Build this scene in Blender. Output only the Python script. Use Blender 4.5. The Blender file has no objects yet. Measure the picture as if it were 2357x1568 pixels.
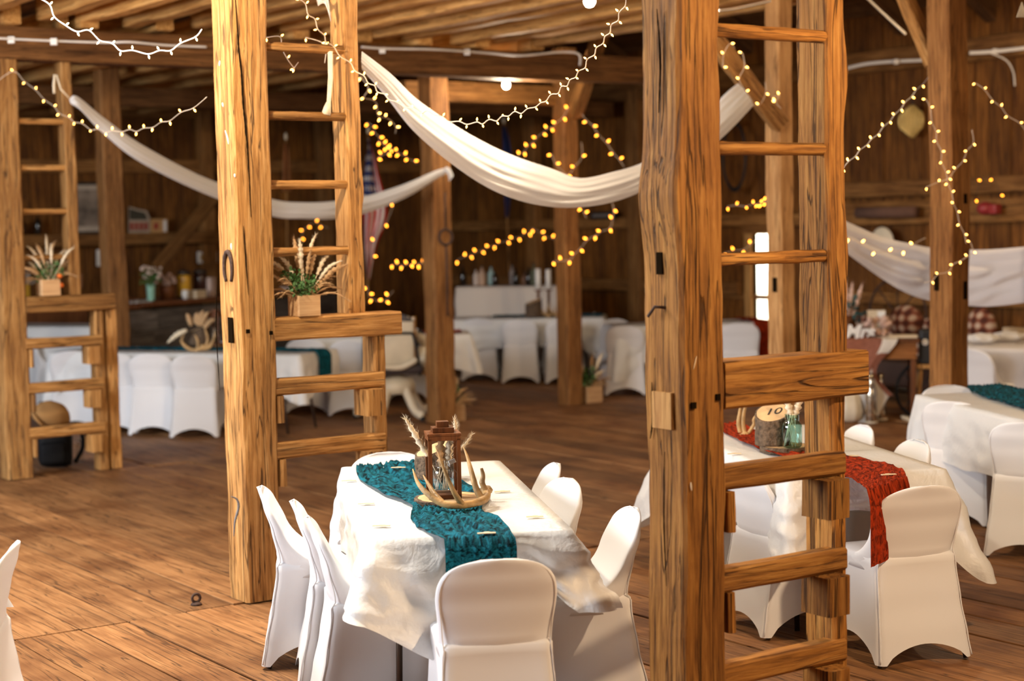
import bpy, bmesh, math, random
from mathutils import Vector, Matrix, noise

# ------------------------------------------------------------------ camera, light, exposure
SC = bpy.context.scene
COL = SC.collection
F = 3900.0                                   # focal length in pixels of the 2357 x 1568 frame
CAM_M = Matrix.Translation((0, 0, 1.92)) @ Matrix.Rotation(math.radians(86.0), 4, 'X') @ Matrix.Rotation(math.radians(-1.2), 4, 'Z')
cd = bpy.data.cameras.new('camera'); cam = bpy.data.objects.new('camera', cd); COL.objects.link(cam)
cam.matrix_world = CAM_M
cd.sensor_fit = 'HORIZONTAL'; cd.sensor_width = 36.0; cd.lens = F / 2357.0 * 36.0
cd.dof.use_dof = True; cd.dof.focus_distance = 7.2; cd.dof.aperture_fstop = 1.9
cd.clip_end = 200
SC.camera = cam
SC.view_settings.view_transform = 'Standard'; SC.view_settings.look = 'None'
SC.view_settings.gamma = 1.0; SC.view_settings.exposure = 0.25
SC.view_settings.use_curve_mapping = False
SC.cycles.max_bounces = 6; SC.cycles.diffuse_bounces = 3; SC.cycles.glossy_bounces = 2
SC.cycles.transmission_bounces = 4; SC.cycles.transparent_max_bounces = 8
SC.cycles.sample_clamp_indirect = 4.0
SC.cycles.caustics_reflective = False; SC.cycles.caustics_refractive = False

# barn axes: A runs along the barn, B across it
A = Vector((-0.572, 0.820, 0)).normalized(); B = Vector((A.y, -A.x, 0)); Z = Vector((0, 0, 1))
def ab(a, b, z=0.0): return A * a + B * b + Vector((0, 0, z))

w = bpy.data.worlds.new('world'); SC.world = w; w.use_nodes = True
w.node_tree.nodes['Background'].inputs[0].default_value = (0.75, 0.86, 1.0, 1)
w.node_tree.nodes['Background'].inputs[1].default_value = 0.03

def area_light(name, loc, target, sx, sy, power, color):
    d = bpy.data.lights.new(name, 'AREA'); d.shape = 'RECTANGLE'; d.size = sx; d.size_y = sy
    d.energy = power; d.color = color
    o = bpy.data.objects.new(name, d); COL.objects.link(o)
    o.location = loc; o.rotation_euler = (Vector(target) - Vector(loc)).to_track_quat('-Z', 'Y').to_euler()
    return o
# daylight through the wide barn doors on the drive-floor side (out of frame, left) and behind the camera
area_light('daylight_barn_doors', ab(9.4, -4.2, 3.0), ab(8.6, 3.5, 0.9), 6.0, 3.6, 1120, (0.88, 0.93, 1.0))
area_light('daylight_rear_door', ab(-5.0, 4.5, 3.2), ab(6, 5, 1.2), 3.2, 3.0, 170, (1.0, 0.74, 0.48))
area_light('overhead_floor_fill', ab(8.6, 2.75, 6.6), ab(8.6, 2.75, 0.0), 1.6, 0.8, 620, (1.0, 0.92, 0.80))  # added overhead light that brightens the left floor, no window is there

# ------------------------------------------------------------------ pixel helpers (the frame is 2357 x 1568)
R3 = CAM_M.to_3x3(); EYE = CAM_M.translation.copy()
def ray(x, y): return R3 @ Vector(((x - 1178.5) / F, -(y - 784.0) / F, -1.0))
def at(x, y, d):                             # the point seen at that pixel, d metres in front
    r = ray(x, y); return EYE + r * (d / r.y)
def on(x, y, z):                             # the point seen at that pixel, at height z
    r = ray(x, y); return EYE + r * ((z - EYE.z) / r.z)

# ------------------------------------------------------------------ object helpers
WM = {}
def lab(o, label=None, cat=None, group=None, kind=None):
    if label: o['label'] = label
    if cat: o['category'] = cat
    if group: o['group'] = group
    if kind: o['kind'] = kind
    return o
def place(o, M, parent=None):
    COL.objects.link(o); WM[o] = M.copy()
    if parent is not None:
        o.parent = parent; o.matrix_basis = WM[parent].inverted() @ M
    else:
        o.matrix_basis = M
    return o
def thing(name, M, label, cat, group=None):
    if isinstance(M, Vector) or isinstance(M, tuple): M = Matrix.Translation(M)
    o = bpy.data.objects.new(name, None); o.empty_display_size = 0.05
    place(o, M); return lab(o, label, cat, group)
def mobj(name, bm, mat, parent=None, M=None, smooth=False):
    me = bpy.data.meshes.new(name)
    bmesh.ops.recalc_face_normals(bm, faces=bm.faces)
    bm.to_mesh(me); bm.free()
    for m in (mat if isinstance(mat, (list, tuple)) else [mat]): me.materials.append(m)
    if smooth:
        me.polygons.foreach_set('use_smooth', [True] * len(me.polygons))
    o = bpy.data.objects.new(name, me)
    if M is None: M = WM[parent].copy() if parent is not None else Matrix()
    return place(o, M, parent)
def copy_tree(src, M, label=None, group=None, cat=None):
    def rec(s, p):
        c = s.copy(); COL.objects.link(c); c.parent = p
        for ch in s.children: rec(ch, c)
        return c
    r = src.copy(); COL.objects.link(r); r.matrix_basis = M; WM[r] = M.copy()
    for ch in list(src.children): rec(ch, r)
    return lab(r, label, cat, group)
def frame(o, x, z=Z):                        # matrix at o with local x along x, z up
    x = x.normalized(); y = z.cross(x).normalized(); z = x.cross(y)
    M = Matrix((x, y, z)).transposed().to_4x4(); M.translation = o; return M
def along(p0, p1, ref=None):                 # local z from p0 to p1, local x near ref
    z = (p1 - p0).normalized()
    if ref is None: ref = B if abs(z.dot(B)) < 0.9 else A
    y = z.cross(ref).normalized(); x = y.cross(z)
    M = Matrix((x, y, z)).transposed().to_4x4(); M.translation = p0; return M

def a_box(bm, c, s, mi=0, bev=0.0, M=None):
    r = bmesh.ops.create_cube(bm, size=1.0)
    vs = r['verts']
    for v in vs: v.co = Vector((v.co.x * s[0] + c[0], v.co.y * s[1] + c[1], v.co.z * s[2] + c[2]))
    fs = {f for v in vs for f in v.link_faces}
    for f in fs: f.material_index = mi
    if bev > 0:
        es = list({e for v in vs for e in v.link_edges})
        g = bmesh.ops.bevel(bm, geom=es, offset=bev, segments=2, affect='EDGES', profile=0.6)
        vs = list({v for f in g['faces'] for v in f.verts} | {v for v in vs if v.is_valid})
    if M is not None:
        for v in vs:
            if v.is_valid: v.co = M @ v.co
    return vs
def a_lathe(bm, prof, n=24, c=(0, 0, 0), mi=0, M=None, wob=None):
    rings = []
    for (r, z) in prof:
        ring = []
        for k in range(n):
            t = 2 * math.pi * k / n
            rr = r * (wob(t, z) if wob else 1)
            p = Vector((c[0] + rr * math.cos(t), c[1] + rr * math.sin(t), c[2] + z))
            ring.append(bm.verts.new(M @ p if M is not None else p))
        rings.append(ring)
    for i in range(len(rings) - 1):
        for k in range(n):
            f = bm.faces.new((rings[i][k], rings[i][(k + 1) % n], rings[i + 1][(k + 1) % n], rings[i + 1][k])); f.material_index = mi; f.smooth = True
    for ring, rev in ((rings[0], True), (rings[-1], False)):
        try:
            f = bm.faces.new(ring[::-1] if rev else ring); f.material_index = mi
        except ValueError: pass
    return rings
def a_tube(bm, pts, rad, n=8, mi=0, cap=True):
    pts = [Vector(p) for p in pts]; N = len(pts)
    rads = rad if isinstance(rad, (list, tuple)) else [rad] * N
    t0 = (pts[1] - pts[0]).normalized()
    up = Vector((0, 0, 1)) if abs(t0.z) < 0.9 else Vector((1, 0, 0))
    nx = t0.cross(up).normalized(); rings = []
    for i in range(N):
        t = (pts[min(i + 1, N - 1)] - pts[max(i - 1, 0)])
        t = t.normalized() if t.length > 1e-9 else t0
        nx = nx - t * nx.dot(t)
        nx = nx.normalized() if nx.length > 1e-6 else t.orthogonal().normalized()
        ny = t.cross(nx)
        rings.append([bm.verts.new(pts[i] + (nx * math.cos(2 * math.pi * k / n) + ny * math.sin(2 * math.pi * k / n)) * rads[i]) for k in range(n)])
    for i in range(N - 1):
        for k in range(n):
            f = bm.faces.new((rings[i][k], rings[i][(k + 1) % n], rings[i + 1][(k + 1) % n], rings[i + 1][k])); f.material_index = mi; f.smooth = True
    if cap:
        bm.faces.new(rings[0][::-1]).material_index = mi; bm.faces.new(rings[-1]).material_index = mi
def a_ball(bm, c, r, mi=0, u=12, v=8, M=None):
    g = bmesh.ops.create_uvsphere(bm, u_segments=u, v_segments=v, radius=1.0)
    rr = r if isinstance(r, (list, tuple)) else (r, r, r)
    for vt in g['verts']:
        p = Vector((vt.co.x * rr[0], vt.co.y * rr[1], vt.co.z * rr[2]))
        if M is not None: p = M @ p
        vt.co = p + Vector(c)
    for f in {f for vt in g['verts'] for f in vt.link_faces}: f.material_index = mi; f.smooth = True
def a_grid(bm, fn, nu, nv, mi=0, closed=False):
    g = [[bm.verts.new(fn(i / nu, j / nv)) for j in range(nv + 1)] for i in range(nu + 1)]
    for i in range(nu):
        for j in range(nv):
            f = bm.faces.new((g[i][j], g[i + 1][j], g[i + 1][j + 1], g[i][j + 1])); f.smooth = True
            f.material_index = mi(i / nu, j / nv) if callable(mi) else mi
    return g
def text_obj(name, body, size, ext, mat, shear=0.0, align='CENTER', offset=0.0):
    cu = bpy.data.curves.new(name, 'FONT'); cu.body = body; cu.size = size; cu.extrude = ext; cu.shear = shear; cu.align_x = align; cu.offset = offset
    if align == 'CENTER': cu.align_y = 'CENTER'
    tmp = bpy.data.objects.new(name, cu); COL.objects.link(tmp); dg = bpy.context.evaluated_depsgraph_get()
    me = bpy.data.meshes.new_from_object(tmp.evaluated_get(dg)); bpy.data.objects.remove(tmp); bpy.data.curves.remove(cu)
    me.materials.clear(); me.materials.append(mat)
    return bpy.data.objects.new(name, me)
def catmull(pts, n):
    pts = [Vector(p) for p in pts]; out = []; m = len(pts) - 1
    for i in range(n + 1):
        t = i / n * m; k = min(int(t), m - 1); t -= k
        p0 = pts[max(k - 1, 0)]; p1 = pts[k]; p2 = pts[k + 1]; p3 = pts[min(k + 2, m)]
        out.append(0.5 * ((2 * p1) + (p2 - p0) * t + (2 * p0 - 5 * p1 + 4 * p2 - p3) * t * t + (3 * p1 - p0 - 3 * p2 + p3) * t ** 3))
    return out
def nz(x, y=0.0, z=0.0): return noise.noise(Vector((x, y, z)))

# ------------------------------------------------------------------ materials (all procedural)
class NT:
    def __init__(s, m): s.t = m.node_tree; s.n = s.t.nodes; s.l = s.t.links
    def add(s, ty, **kw):
        o = s.n.new(ty)
        for k, v in kw.items():
            if k.startswith('i_'):
                key = k[2:]; o.inputs[int(key) if key.isdigit() else key].default_value = v
            else: setattr(o, k, v)
        return o
    def link(s, a, b): s.l.new(a, b)
def c4(c): return (c[0], c[1], c[2], 1.0)
def new_mat(name):
    m = bpy.data.materials.new(name); m.use_nodes = True
    return m, NT(m), m.node_tree.nodes['Principled BSDF']
def plain(name, col, rough=0.6, metal=0.0, var=0.12, scale=6.0, bump=0.0, spec=0.4, bscale=None):
    m, t, p = new_mat(name)
    p.inputs['Roughness'].default_value = rough; p.inputs['Metallic'].default_value = metal
    p.inputs['Specular IOR Level'].default_value = spec
    tc = t.add('ShaderNodeTexCoord')
    nn = t.add('ShaderNodeTexNoise', i_Scale=scale, i_Detail=4.0)
    t.link(tc.outputs['Object'], nn.inputs['Vector'])
    cr = t.add('ShaderNodeValToRGB')
    cr.color_ramp.elements[0].position = 0.3; cr.color_ramp.elements[1].position = 0.7
    cr.color_ramp.elements[0].color = c4([x * (1 - var) for x in col]); cr.color_ramp.elements[1].color = c4([min(1, x * (1 + var)) for x in col])
    t.link(nn.outputs['Fac'], cr.inputs['Fac']); t.link(cr.outputs['Color'], p.inputs['Base Color'])
    if bump > 0:
        n2 = t.add('ShaderNodeTexNoise', i_Scale=bscale or scale * 6, i_Detail=3.0)
        t.link(tc.outputs['Object'], n2.inputs['Vector'])
        b = t.add('ShaderNodeBump', i_Strength=bump, i_Distance=0.01)
        t.link(n2.outputs['Fac'], b.inputs['Height']); t.link(b.outputs['Normal'], p.inputs['Normal'])
    return m
def wood(name, dark, mid, light, axis='Z', rough=0.72, island=False, grain=1.0, stain=0.5, bump=0.5, crack=0.55):
    m, t, p = new_mat(name)
    p.inputs['Roughness'].default_value = rough; p.inputs['Specular IOR Level'].default_value = 0.25
    tc = t.add('ShaderNodeTexCoord'); mp = t.add('ShaderNodeMapping')
    s = {'X': (0.06, 1, 1), 'Y': (1, 0.06, 1), 'Z': (1, 1, 0.06)}[axis]
    mp.inputs['Scale'].default_value = [v * 22 * grain for v in s]
    t.link(tc.outputs['Object'], mp.inputs['Vector'])
    off = t.add('ShaderNodeVectorMath', operation='ADD')
    if island:
        g = t.add('ShaderNodeNewGeometry'); rnd = g.outputs['Random Per Island']
    else:
        g = t.add('ShaderNodeObjectInfo'); rnd = g.outputs['Random']
    mu = t.add('ShaderNodeMath', operation='MULTIPLY', i_1=37.0); t.link(rnd, mu.inputs[0])
    cmb = t.add('ShaderNodeCombineXYZ')
    for k in range(3): t.link(mu.outputs[0], cmb.inputs[k])
    t.link(mp.outputs[0], off.inputs[0]); t.link(cmb.outputs[0], off.inputs[1])
    gr = t.add('ShaderNodeTexNoise', i_Scale=1.6, i_Detail=6.0, i_Roughness=0.65, i_Distortion=0.6)
    t.link(off.outputs[0], gr.inputs['Vector'])
    cr = t.add('ShaderNodeValToRGB'); e = cr.color_ramp.elements
    e[0].position = 0.30; e[0].color = c4(dark); e[1].position = 0.72; e[1].color = c4(light)
    k = e.new(0.5); k.color = c4(mid)
    t.link(gr.outputs['Fac'], cr.inputs['Fac'])
    # weathered blotches
    bl = t.add('ShaderNodeTexNoise', i_Scale=2.2, i_Detail=4.0)
    of2 = t.add('ShaderNodeVectorMath', operation='ADD'); t.link(tc.outputs['Object'], of2.inputs[0]); t.link(cmb.outputs[0], of2.inputs[1])
    t.link(of2.outputs[0], bl.inputs['Vector'])
    br = t.add('ShaderNodeMapRange', i_1=0.42, i_2=0.68, i_3=0.0, i_4=stain); t.link(bl.outputs['Fac'], br.inputs[0])
    mx = t.add('ShaderNodeMix', data_type='RGBA', blend_type='MULTIPLY')
    t.link(br.outputs[0], mx.inputs[0]); t.link(cr.outputs['Color'], mx.inputs[6]); mx.inputs[7].default_value = (0.50, 0.40, 0.32, 1)
    # long drying checks
    mp2 = t.add('ShaderNodeMapping'); mp2.inputs['Scale'].default_value = [v * 9 for v in {'X': (0.035, 1, 1), 'Y': (1, 0.035, 1), 'Z': (1, 1, 0.035)}[axis]]
    of3 = t.add('ShaderNodeVectorMath', operation='ADD'); t.link(tc.outputs['Object'], mp2.inputs[0]); t.link(mp2.outputs[0], of3.inputs[0]); t.link(cmb.outputs[0], of3.inputs[1])
    ck = t.add('ShaderNodeTexNoise', i_Scale=1.7, i_Detail=3.0, i_Distortion=1.2); t.link(of3.outputs[0], ck.inputs['Vector'])
    sb = t.add('ShaderNodeMath', operation='SUBTRACT', i_1=0.5); t.link(ck.outputs['Fac'], sb.inputs[0])
    abn = t.add('ShaderNodeMath', operation='ABSOLUTE'); t.link(sb.outputs[0], abn.inputs[0])
    ckr = t.add('ShaderNodeMapRange', i_1=0.004, i_2=0.016, i_3=crack, i_4=0.0); t.link(abn.outputs[0], ckr.inputs[0])
    mx2 = t.add('ShaderNodeMix', data_type='RGBA'); t.link(ckr.outputs[0], mx2.inputs[0]); t.link(mx.outputs[2], mx2.inputs[6]); mx2.inputs[7].default_value = c4([v * 0.25 for v in dark])
    # tone from piece to piece
    tn = t.add('ShaderNodeMapRange', i_3=0.72, i_4=1.22); t.link(rnd, tn.inputs[0])
    hs = t.add('ShaderNodeHueSaturation'); t.link(tn.outputs[0], hs.inputs['Value']); t.link(mx2.outputs[2], hs.inputs['Color'])
    t.link(hs.outputs[0], p.inputs['Base Color'])
    if bump > 0:
        ad = t.add('ShaderNodeMath', operation='MULTIPLY_ADD', i_1=-1.2); t.link(ckr.outputs[0], ad.inputs[0]); t.link(gr.outputs['Fac'], ad.inputs[2])
        b = t.add('ShaderNodeBump', i_Strength=bump, i_Distance=0.012); t.link(ad.outputs[0], b.inputs['Height']); t.link(b.outputs['Normal'], p.inputs['Normal'])
    return m
def fabric(name, col, rough=0.9, trans=0.25, weave=220.0, bump=0.15, wr=0.0, spec=0.1, wscale=14.0, tcol=None, alpha=1.0, var=0.0, vscale=30.0, uv=None):
    m, t, p = new_mat(name)
    p.inputs['Base Color'].default_value = c4(col); p.inputs['Roughness'].default_value = rough
    p.inputs['Specular IOR Level'].default_value = spec
    tc = t.add('ShaderNodeTexCoord')
    if var > 0:
        vn = t.add('ShaderNodeTexNoise', i_Scale=vscale, i_Detail=3.0, i_Distortion=0.8)
        if uv:
            um = t.add('ShaderNodeMapping'); um.inputs['Scale'].default_value = (uv[0], uv[1], 1); t.link(tc.outputs['UV'], um.inputs[0]); t.link(um.outputs[0], vn.inputs['Vector'])
        else: t.link(tc.outputs['Object'], vn.inputs['Vector'])
        vr = t.add('ShaderNodeValToRGB'); vr.color_ramp.elements[0].position = 0.36; vr.color_ramp.elements[1].position = 0.62
        vr.color_ramp.elements[0].color = c4([x * (1 - var) for x in col]); vr.color_ramp.elements[1].color = c4([min(1, x * (1 + 0.4 * var)) for x in col])
        t.link(vn.outputs['Fac'], vr.inputs['Fac']); t.link(vr.outputs['Color'], p.inputs['Base Color'])
    nn = t.add('ShaderNodeTexNoise', i_Scale=weave, i_Detail=2.0); t.link(tc.outputs['Object'], nn.inputs['Vector'])
    h = nn.outputs['Fac']
    if wr > 0:
        n2 = t.add('ShaderNodeTexNoise', i_Scale=wscale, i_Detail=4.0, i_Distortion=1.5); t.link(tc.outputs['Object'], n2.inputs['Vector'])
        ma = t.add('ShaderNodeMath', operation='MULTIPLY_ADD', i_1=wr); t.link(n2.outputs['Fac'], ma.inputs[0]); t.link(nn.outputs['Fac'], ma.inputs[2]); h = ma.outputs[0]
    b = t.add('ShaderNodeBump', i_Strength=bump, i_Distance=0.006); t.link(h, b.inputs['Height']); t.link(b.outputs['Normal'], p.inputs['Normal'])
    out = t.n['Material Output']; last = p.outputs[0]
    if trans > 0:
        tr = t.add('ShaderNodeBsdfTranslucent'); tr.inputs[0].default_value = c4(tcol or col); t.link(b.outputs['Normal'], tr.inputs['Normal'])
        mx = t.add('ShaderNodeMixShader'); mx.inputs[0].default_value = trans
        t.link(last, mx.inputs[1]); t.link(tr.outputs[0], mx.inputs[2]); last = mx.outputs[0]
    if alpha < 1:
        tp = t.add('ShaderNodeBsdfTransparent'); m2 = t.add('ShaderNodeMixShader'); m2.inputs[0].default_value = alpha
        t.link(tp.outputs[0], m2.inputs[1]); t.link(last, m2.inputs[2]); last = m2.outputs[0]
    t.link(last, out.inputs['Surface'])
    return m
def glow(name, col, strength):
    m, t, p = new_mat(name)
    p.inputs['Base Color'].default_value = c4(col); p.inputs['Emission Color'].default_value = c4(col); p.inputs['Emission Strength'].default_value = strength
    return m
def glass(name, col, rough=0.03):
    m, t, p = new_mat(name)
    out = t.n['Material Output']
    lw_ = t.add('ShaderNodeLayerWeight', i_Blend=0.25); fr = t.add('ShaderNodeMapRange', i_3=0.05, i_4=0.75); t.link(lw_.outputs['Facing'], fr.inputs[0]); gl = t.add('ShaderNodeBsdfGlossy', i_Roughness=rough)
    tp = t.add('ShaderNodeBsdfTransparent'); tp.inputs[0].default_value = c4(col)
    mx = t.add('ShaderNodeMixShader'); t.link(fr.outputs[0], mx.inputs[0]); t.link(tp.outputs[0], mx.inputs[1]); t.link(gl.outputs[0], mx.inputs[2])
    t.link(mx.outputs[0], out.inputs['Surface'])
    return m

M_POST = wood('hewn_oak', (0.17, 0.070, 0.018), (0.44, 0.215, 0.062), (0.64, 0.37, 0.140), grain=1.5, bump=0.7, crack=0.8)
M_NEAR = wood('weathered_shaded_oak', (0.10, 0.036, 0.007), (0.34, 0.142, 0.027), (0.50, 0.250, 0.062), grain=1.5, bump=0.8, crack=0.8)  # weathered tone, darkened further in place of weak light on the left face
M_TIE = wood('shaded_tie_beam', (0.06, 0.025, 0.007), (0.15, 0.064, 0.018), (0.24, 0.112, 0.036))  # darker wood colour carries the shade on the tie beams' near side
M_FAR = wood('shaded_hewn_oak', (0.10, 0.040, 0.010), (0.25, 0.108, 0.030), (0.38, 0.185, 0.062), grain=1.3)  # hewn oak darkened in colour because less light reaches the far posts
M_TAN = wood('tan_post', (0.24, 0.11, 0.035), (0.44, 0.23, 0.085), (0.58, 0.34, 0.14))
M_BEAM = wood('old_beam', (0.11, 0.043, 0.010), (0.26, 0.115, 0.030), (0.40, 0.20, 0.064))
M_JOIST = wood('sawn_joist', (0.38, 0.17, 0.045), (0.62, 0.33, 0.105), (0.76, 0.46, 0.18), stain=0.35)
M_FLOOR = wood('floor_planks', (0.16, 0.068, 0.023), (0.275, 0.126, 0.046), (0.37, 0.185, 0.074), axis='Y', island=True, rough=0.6, stain=0.85, bump=0.35, crack=0.75)
M_WALL = wood('barn_boards', (0.045, 0.0145, 0.0025), (0.175, 0.064, 0.0095), (0.31, 0.125, 0.023), island=True, stain=0.6)
M_GAP = plain('dark_gap', (0.010, 0.006, 0.003), rough=1.0, spec=0.0)
M_ROOF = wood('roof_boards', (0.05, 0.022, 0.009), (0.13, 0.062, 0.025), (0.20, 0.105, 0.045), island=True)
M_SPANDEX = fabric('white_spandex', (0.84, 0.83, 0.84), trans=0.12, weave=500, bump=0.05)
M_PLASTIC = fabric('white_plastic_cloth', (0.87, 0.865, 0.85), rough=0.38, trans=0.22, weave=40, bump=0.42, wr=2.2, wscale=9.0, spec=0.4)
M_SWAG = fabric('white_voile', (0.87, 0.85, 0.83), trans=0.35, weave=300, bump=0.1, wr=0.8, alpha=0.93)
M_SHEER = fabric('sheer_white_voile', (0.82, 0.80, 0.82), trans=0.4, weave=300, bump=0.1, alpha=0.80)
M_TEAL = fabric('teal_gauze', (0.006, 0.095, 0.135), trans=0.08, weave=160, bump=0.6, var=0.9, vscale=1.0, uv=(17, 34))  # dark streaks in the colour stand in for shaded crinkle valleys
M_RUST = fabric('rust_gauze', (0.31, 0.030, 0.006), trans=0.10, weave=160, bump=0.5, var=0.75, vscale=1.0, uv=(17, 34))  # crinkle shade streaked into the colour, like the teal gauze
M_METAL = plain('brown_metal', (0.10, 0.075, 0.06), rough=0.4, metal=0.7)
M_IRON = plain('rusty_iron', (0.075, 0.042, 0.03), rough=0.75, metal=0.4, var=0.4, scale=60, bump=0.4)
M_BLACK = plain('black_paint', (0.012, 0.012, 0.013), rough=0.5)
M_CABLE = plain('white_cable', (0.62, 0.58, 0.54), rough=0.5)
M_BULB = glow('warm_mini_bulb', (1.0, 0.46, 0.09), 13.0)
M_BULBF = glow('amber_mini_bulb', (1.0, 0.31, 0.022), 11.0)
M_BULBW = glow('cool_mini_bulb', (1.0, 0.74, 0.40), 9.0)
M_WIRE = plain('clear_pale_wire', (0.70, 0.56, 0.42), rough=0.35)
M_WIREW = plain('white_wire', (0.88, 0.88, 0.90), rough=0.4)
M_LAMP = glow('lamp_bulb', (1.0, 0.93, 0.80), 30.0)
M_CREAM = plain('cream_enamel', (0.72, 0.62, 0.46), rough=0.35, var=0.1)
M_PAMPAS = plain('cream_pampas', (0.78, 0.66, 0.48), rough=0.95, var=0.15, scale=30)
M_TANGRASS = plain('tan_dried_grass', (0.52, 0.33, 0.17), rough=0.95, var=0.25, scale=40)
M_GREEN = plain('green_leaves', (0.075, 0.17, 0.045), rough=0.6, var=0.4, scale=50)
M_BOXWOOD = wood('planter_wood', (0.40, 0.22, 0.10), (0.56, 0.34, 0.17), (0.64, 0.42, 0.22), axis='X', crack=0.0, stain=0.15, bump=0.1)
M_BARK = plain('tree_bark', (0.12, 0.078, 0.048), rough=0.95, var=0.5, scale=45, bump=1.0, bscale=70)
M_CUT = plain('cut_wood', (0.62, 0.40, 0.20), rough=0.8, var=0.2, scale=14)
M_ANTLER = plain('antler_bone', (0.43, 0.265, 0.11), rough=0.5, var=0.4, scale=16, bump=0.3, bscale=60)
M_ANTLERW = plain('antler_tip', (0.76, 0.62, 0.40), rough=0.45, var=0.2, scale=16)
M_WALNUT = wood('walnut_stain', (0.06, 0.020, 0.006), (0.14, 0.046, 0.013), (0.20, 0.07, 0.021), crack=0.0, stain=0.2, bump=0.1, rough=0.5)
M_CLEAR = glass('clear_glass', (0.95, 0.96, 0.95))
M_AQUA = glass('aqua_glass', (0.55, 0.80, 0.76))
M_DARKGLASS = plain('dark_bottle_glass', (0.018, 0.012, 0.008), rough=0.08, spec=0.6)
M_PAPER = plain('tan_card', (0.68, 0.54, 0.36), rough=0.8)
M_WHITE = plain('white_paint', (0.80, 0.78, 0.74), rough=0.6, var=0.05)
M_GREY = wood('grey_barn_wood', (0.07, 0.062, 0.055), (0.17, 0.15, 0.135), (0.26, 0.235, 0.21), axis='X', island=True)
# ------------------------------------------------------------------ timbers
def timber_bm(L, wx, wy, seed, amp=0.008, step=0.08, ch=0.012, bumps=()):
    bm = bmesh.new(); n = max(2, int(L / step)); rings = []
    for i in range(n + 1):
        z = L * i / n
        sx = wx / 2; sy = wy / 2
        ox = nz(z * 0.7, seed) * amp * 1.6; oy = nz(z * 0.7, seed + 9) * amp * 1.6
        ring = []
        for (cx, cy) in ((1, 1), (-1, 1), (-1, -1), (1, -1)):
            ex = sx + nz(z * 2.3, seed + cx * 3.1, 1.5) * amp + nz(z * 9, seed + cx, cy * 2.0) * amp * 0.35
            ey = sy + nz(z * 2.3, seed + cy * 5.3, 4.5) * amp + nz(z * 9, seed + cy, cx * 4.0) * amp * 0.35
            for (bz, bh, bx, by, sgx) in bumps:
                if sgx == cx: ex += bx * math.exp(-((z - bz) / bh) ** 2)
                if by and cy < 0: ey += by * math.exp(-((z - bz) / bh) ** 2)
            c = ch * (0.7 + 0.8 * abs(nz(z * 3, seed + cx * 2 + cy)))
            a1 = (cx * ex, cy * (ey - c)); a2 = (cx * (ex - c), cy * ey)
            pr = (a1, a2) if cx * cy > 0 else (a2, a1)
            for (x, y) in pr: ring.append(bm.verts.new((x + ox, y + oy, z)))
        rings.append(ring)
    m = 8
    for i in range(n):
        for k in range(m):
            bm.faces.new((rings[i][k], rings[i][(k + 1) % m], rings[i + 1][(k + 1) % m], rings[i + 1][k]))
    bm.faces.new(rings[0][::-1]); bm.faces.new(rings[-1])
    return bm
_seed = [3.0]
def timber(name, p0, p1, wx, wy, mat=None, parent=None, ref=None, amp=0.006, label=None, cat=None, group=None, bumps=(), kind=None, step=0.08, ch=0.012):
    _seed[0] += 7.31
    bm = timber_bm((p1 - p0).length, wx, wy, _seed[0], amp, step, ch, bumps)
    o = mobj(name, bm, mat or M_BEAM, parent, along(p0, p1, ref))
    return lab(o, label, cat, group, kind)
def holes(parent, spots, name='mortise'):
    for (p, n, sx, sz) in spots:
        bm = bmesh.new(); a_box(bm, (0, 0, 0), (sx, 0.006, sz))
        M = frame(p, Z.cross(n) * -1); mobj(name, bm, M_GAP, parent, M)
mA, mB = -A, -B                               # the two faces of every post that look at the camera

# ------------------------------------------------------------------ the shell: floor, walls, roof, loft
A_END, B_WALL = 22.4, 14.2
random.seed(5)
bm = bmesh.new()
b0 = -5.2; bi = 0
while b0 < B_WALL:
    wd = random.uniform(0.24, 0.33); bays = [-4.0, 2.2, 4.42, 7.86, 12.95, 17.6, A_END]
    if bi % 3 == 1: bays = [-4.0, 3.4, 6.3, 7.86, 12.95, 15.6, A_END]
    for a0, a1 in zip(bays[:-1], bays[1:]):
        dz = random.uniform(-0.009, 0.0)
        g = random.uniform(0.006, 0.012)
        a_box(bm, ((b0 + wd / 2), (a0 + a1) / 2, dz - 0.025), (wd - g, a1 - a0 - 0.010, 0.05), bev=0.005)
    b0 += wd; bi += 1
M_BA = Matrix((B, A, Z)).transposed().to_4x4()
fl = mobj('floor', bm, M_FLOOR, None, M_BA); lab(fl, 'worn wide-plank wooden barn floor', 'floor', kind='structure')
bm = bmesh.new(); a_box(bm, (4.5, 9.2, -0.085), (21, 28, 0.05)); o = mobj('floor_base', bm, M_GAP, None, M_BA); lab(o, 'dark ground showing in the cracks between floor planks', 'floor', kind='structure')

def board_wall(name, M, L, H, openings, seed, label):
    random.seed(seed); bm = bmesh.new(); x = 0
    while x < L:
        wd = random.uniform(0.19, 0.31); wd = min(wd, L - x)
        if wd < 0.03: break
        segs = [(0, H)]
        for (x0, x1, z0, z1) in openings:
            if x + wd > x0 + 0.01 and x < x1 - 0.01:
                segs = [(0, z0), (z1, H)]
        for (z0, z1) in segs:
            if z1 - z0 > 0.02: a_box(bm, (x + wd / 2, random.uniform(0, 0.012), (z0 + z1) / 2), (wd - 0.010, 0.025, z1 - z0))
        x += wd
    return lab(mobj(name, bm, M_WALL, None, M), label, 'wall', kind='structure')
# back wall (across the barn): local x along B
MW = frame(ab(A_END, 0.0), B)
board_wall('wall_back', MW, B_WALL + 0.1, 4.3, [], 11, 'dark vertical-board back wall behind the bar counter')
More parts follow.
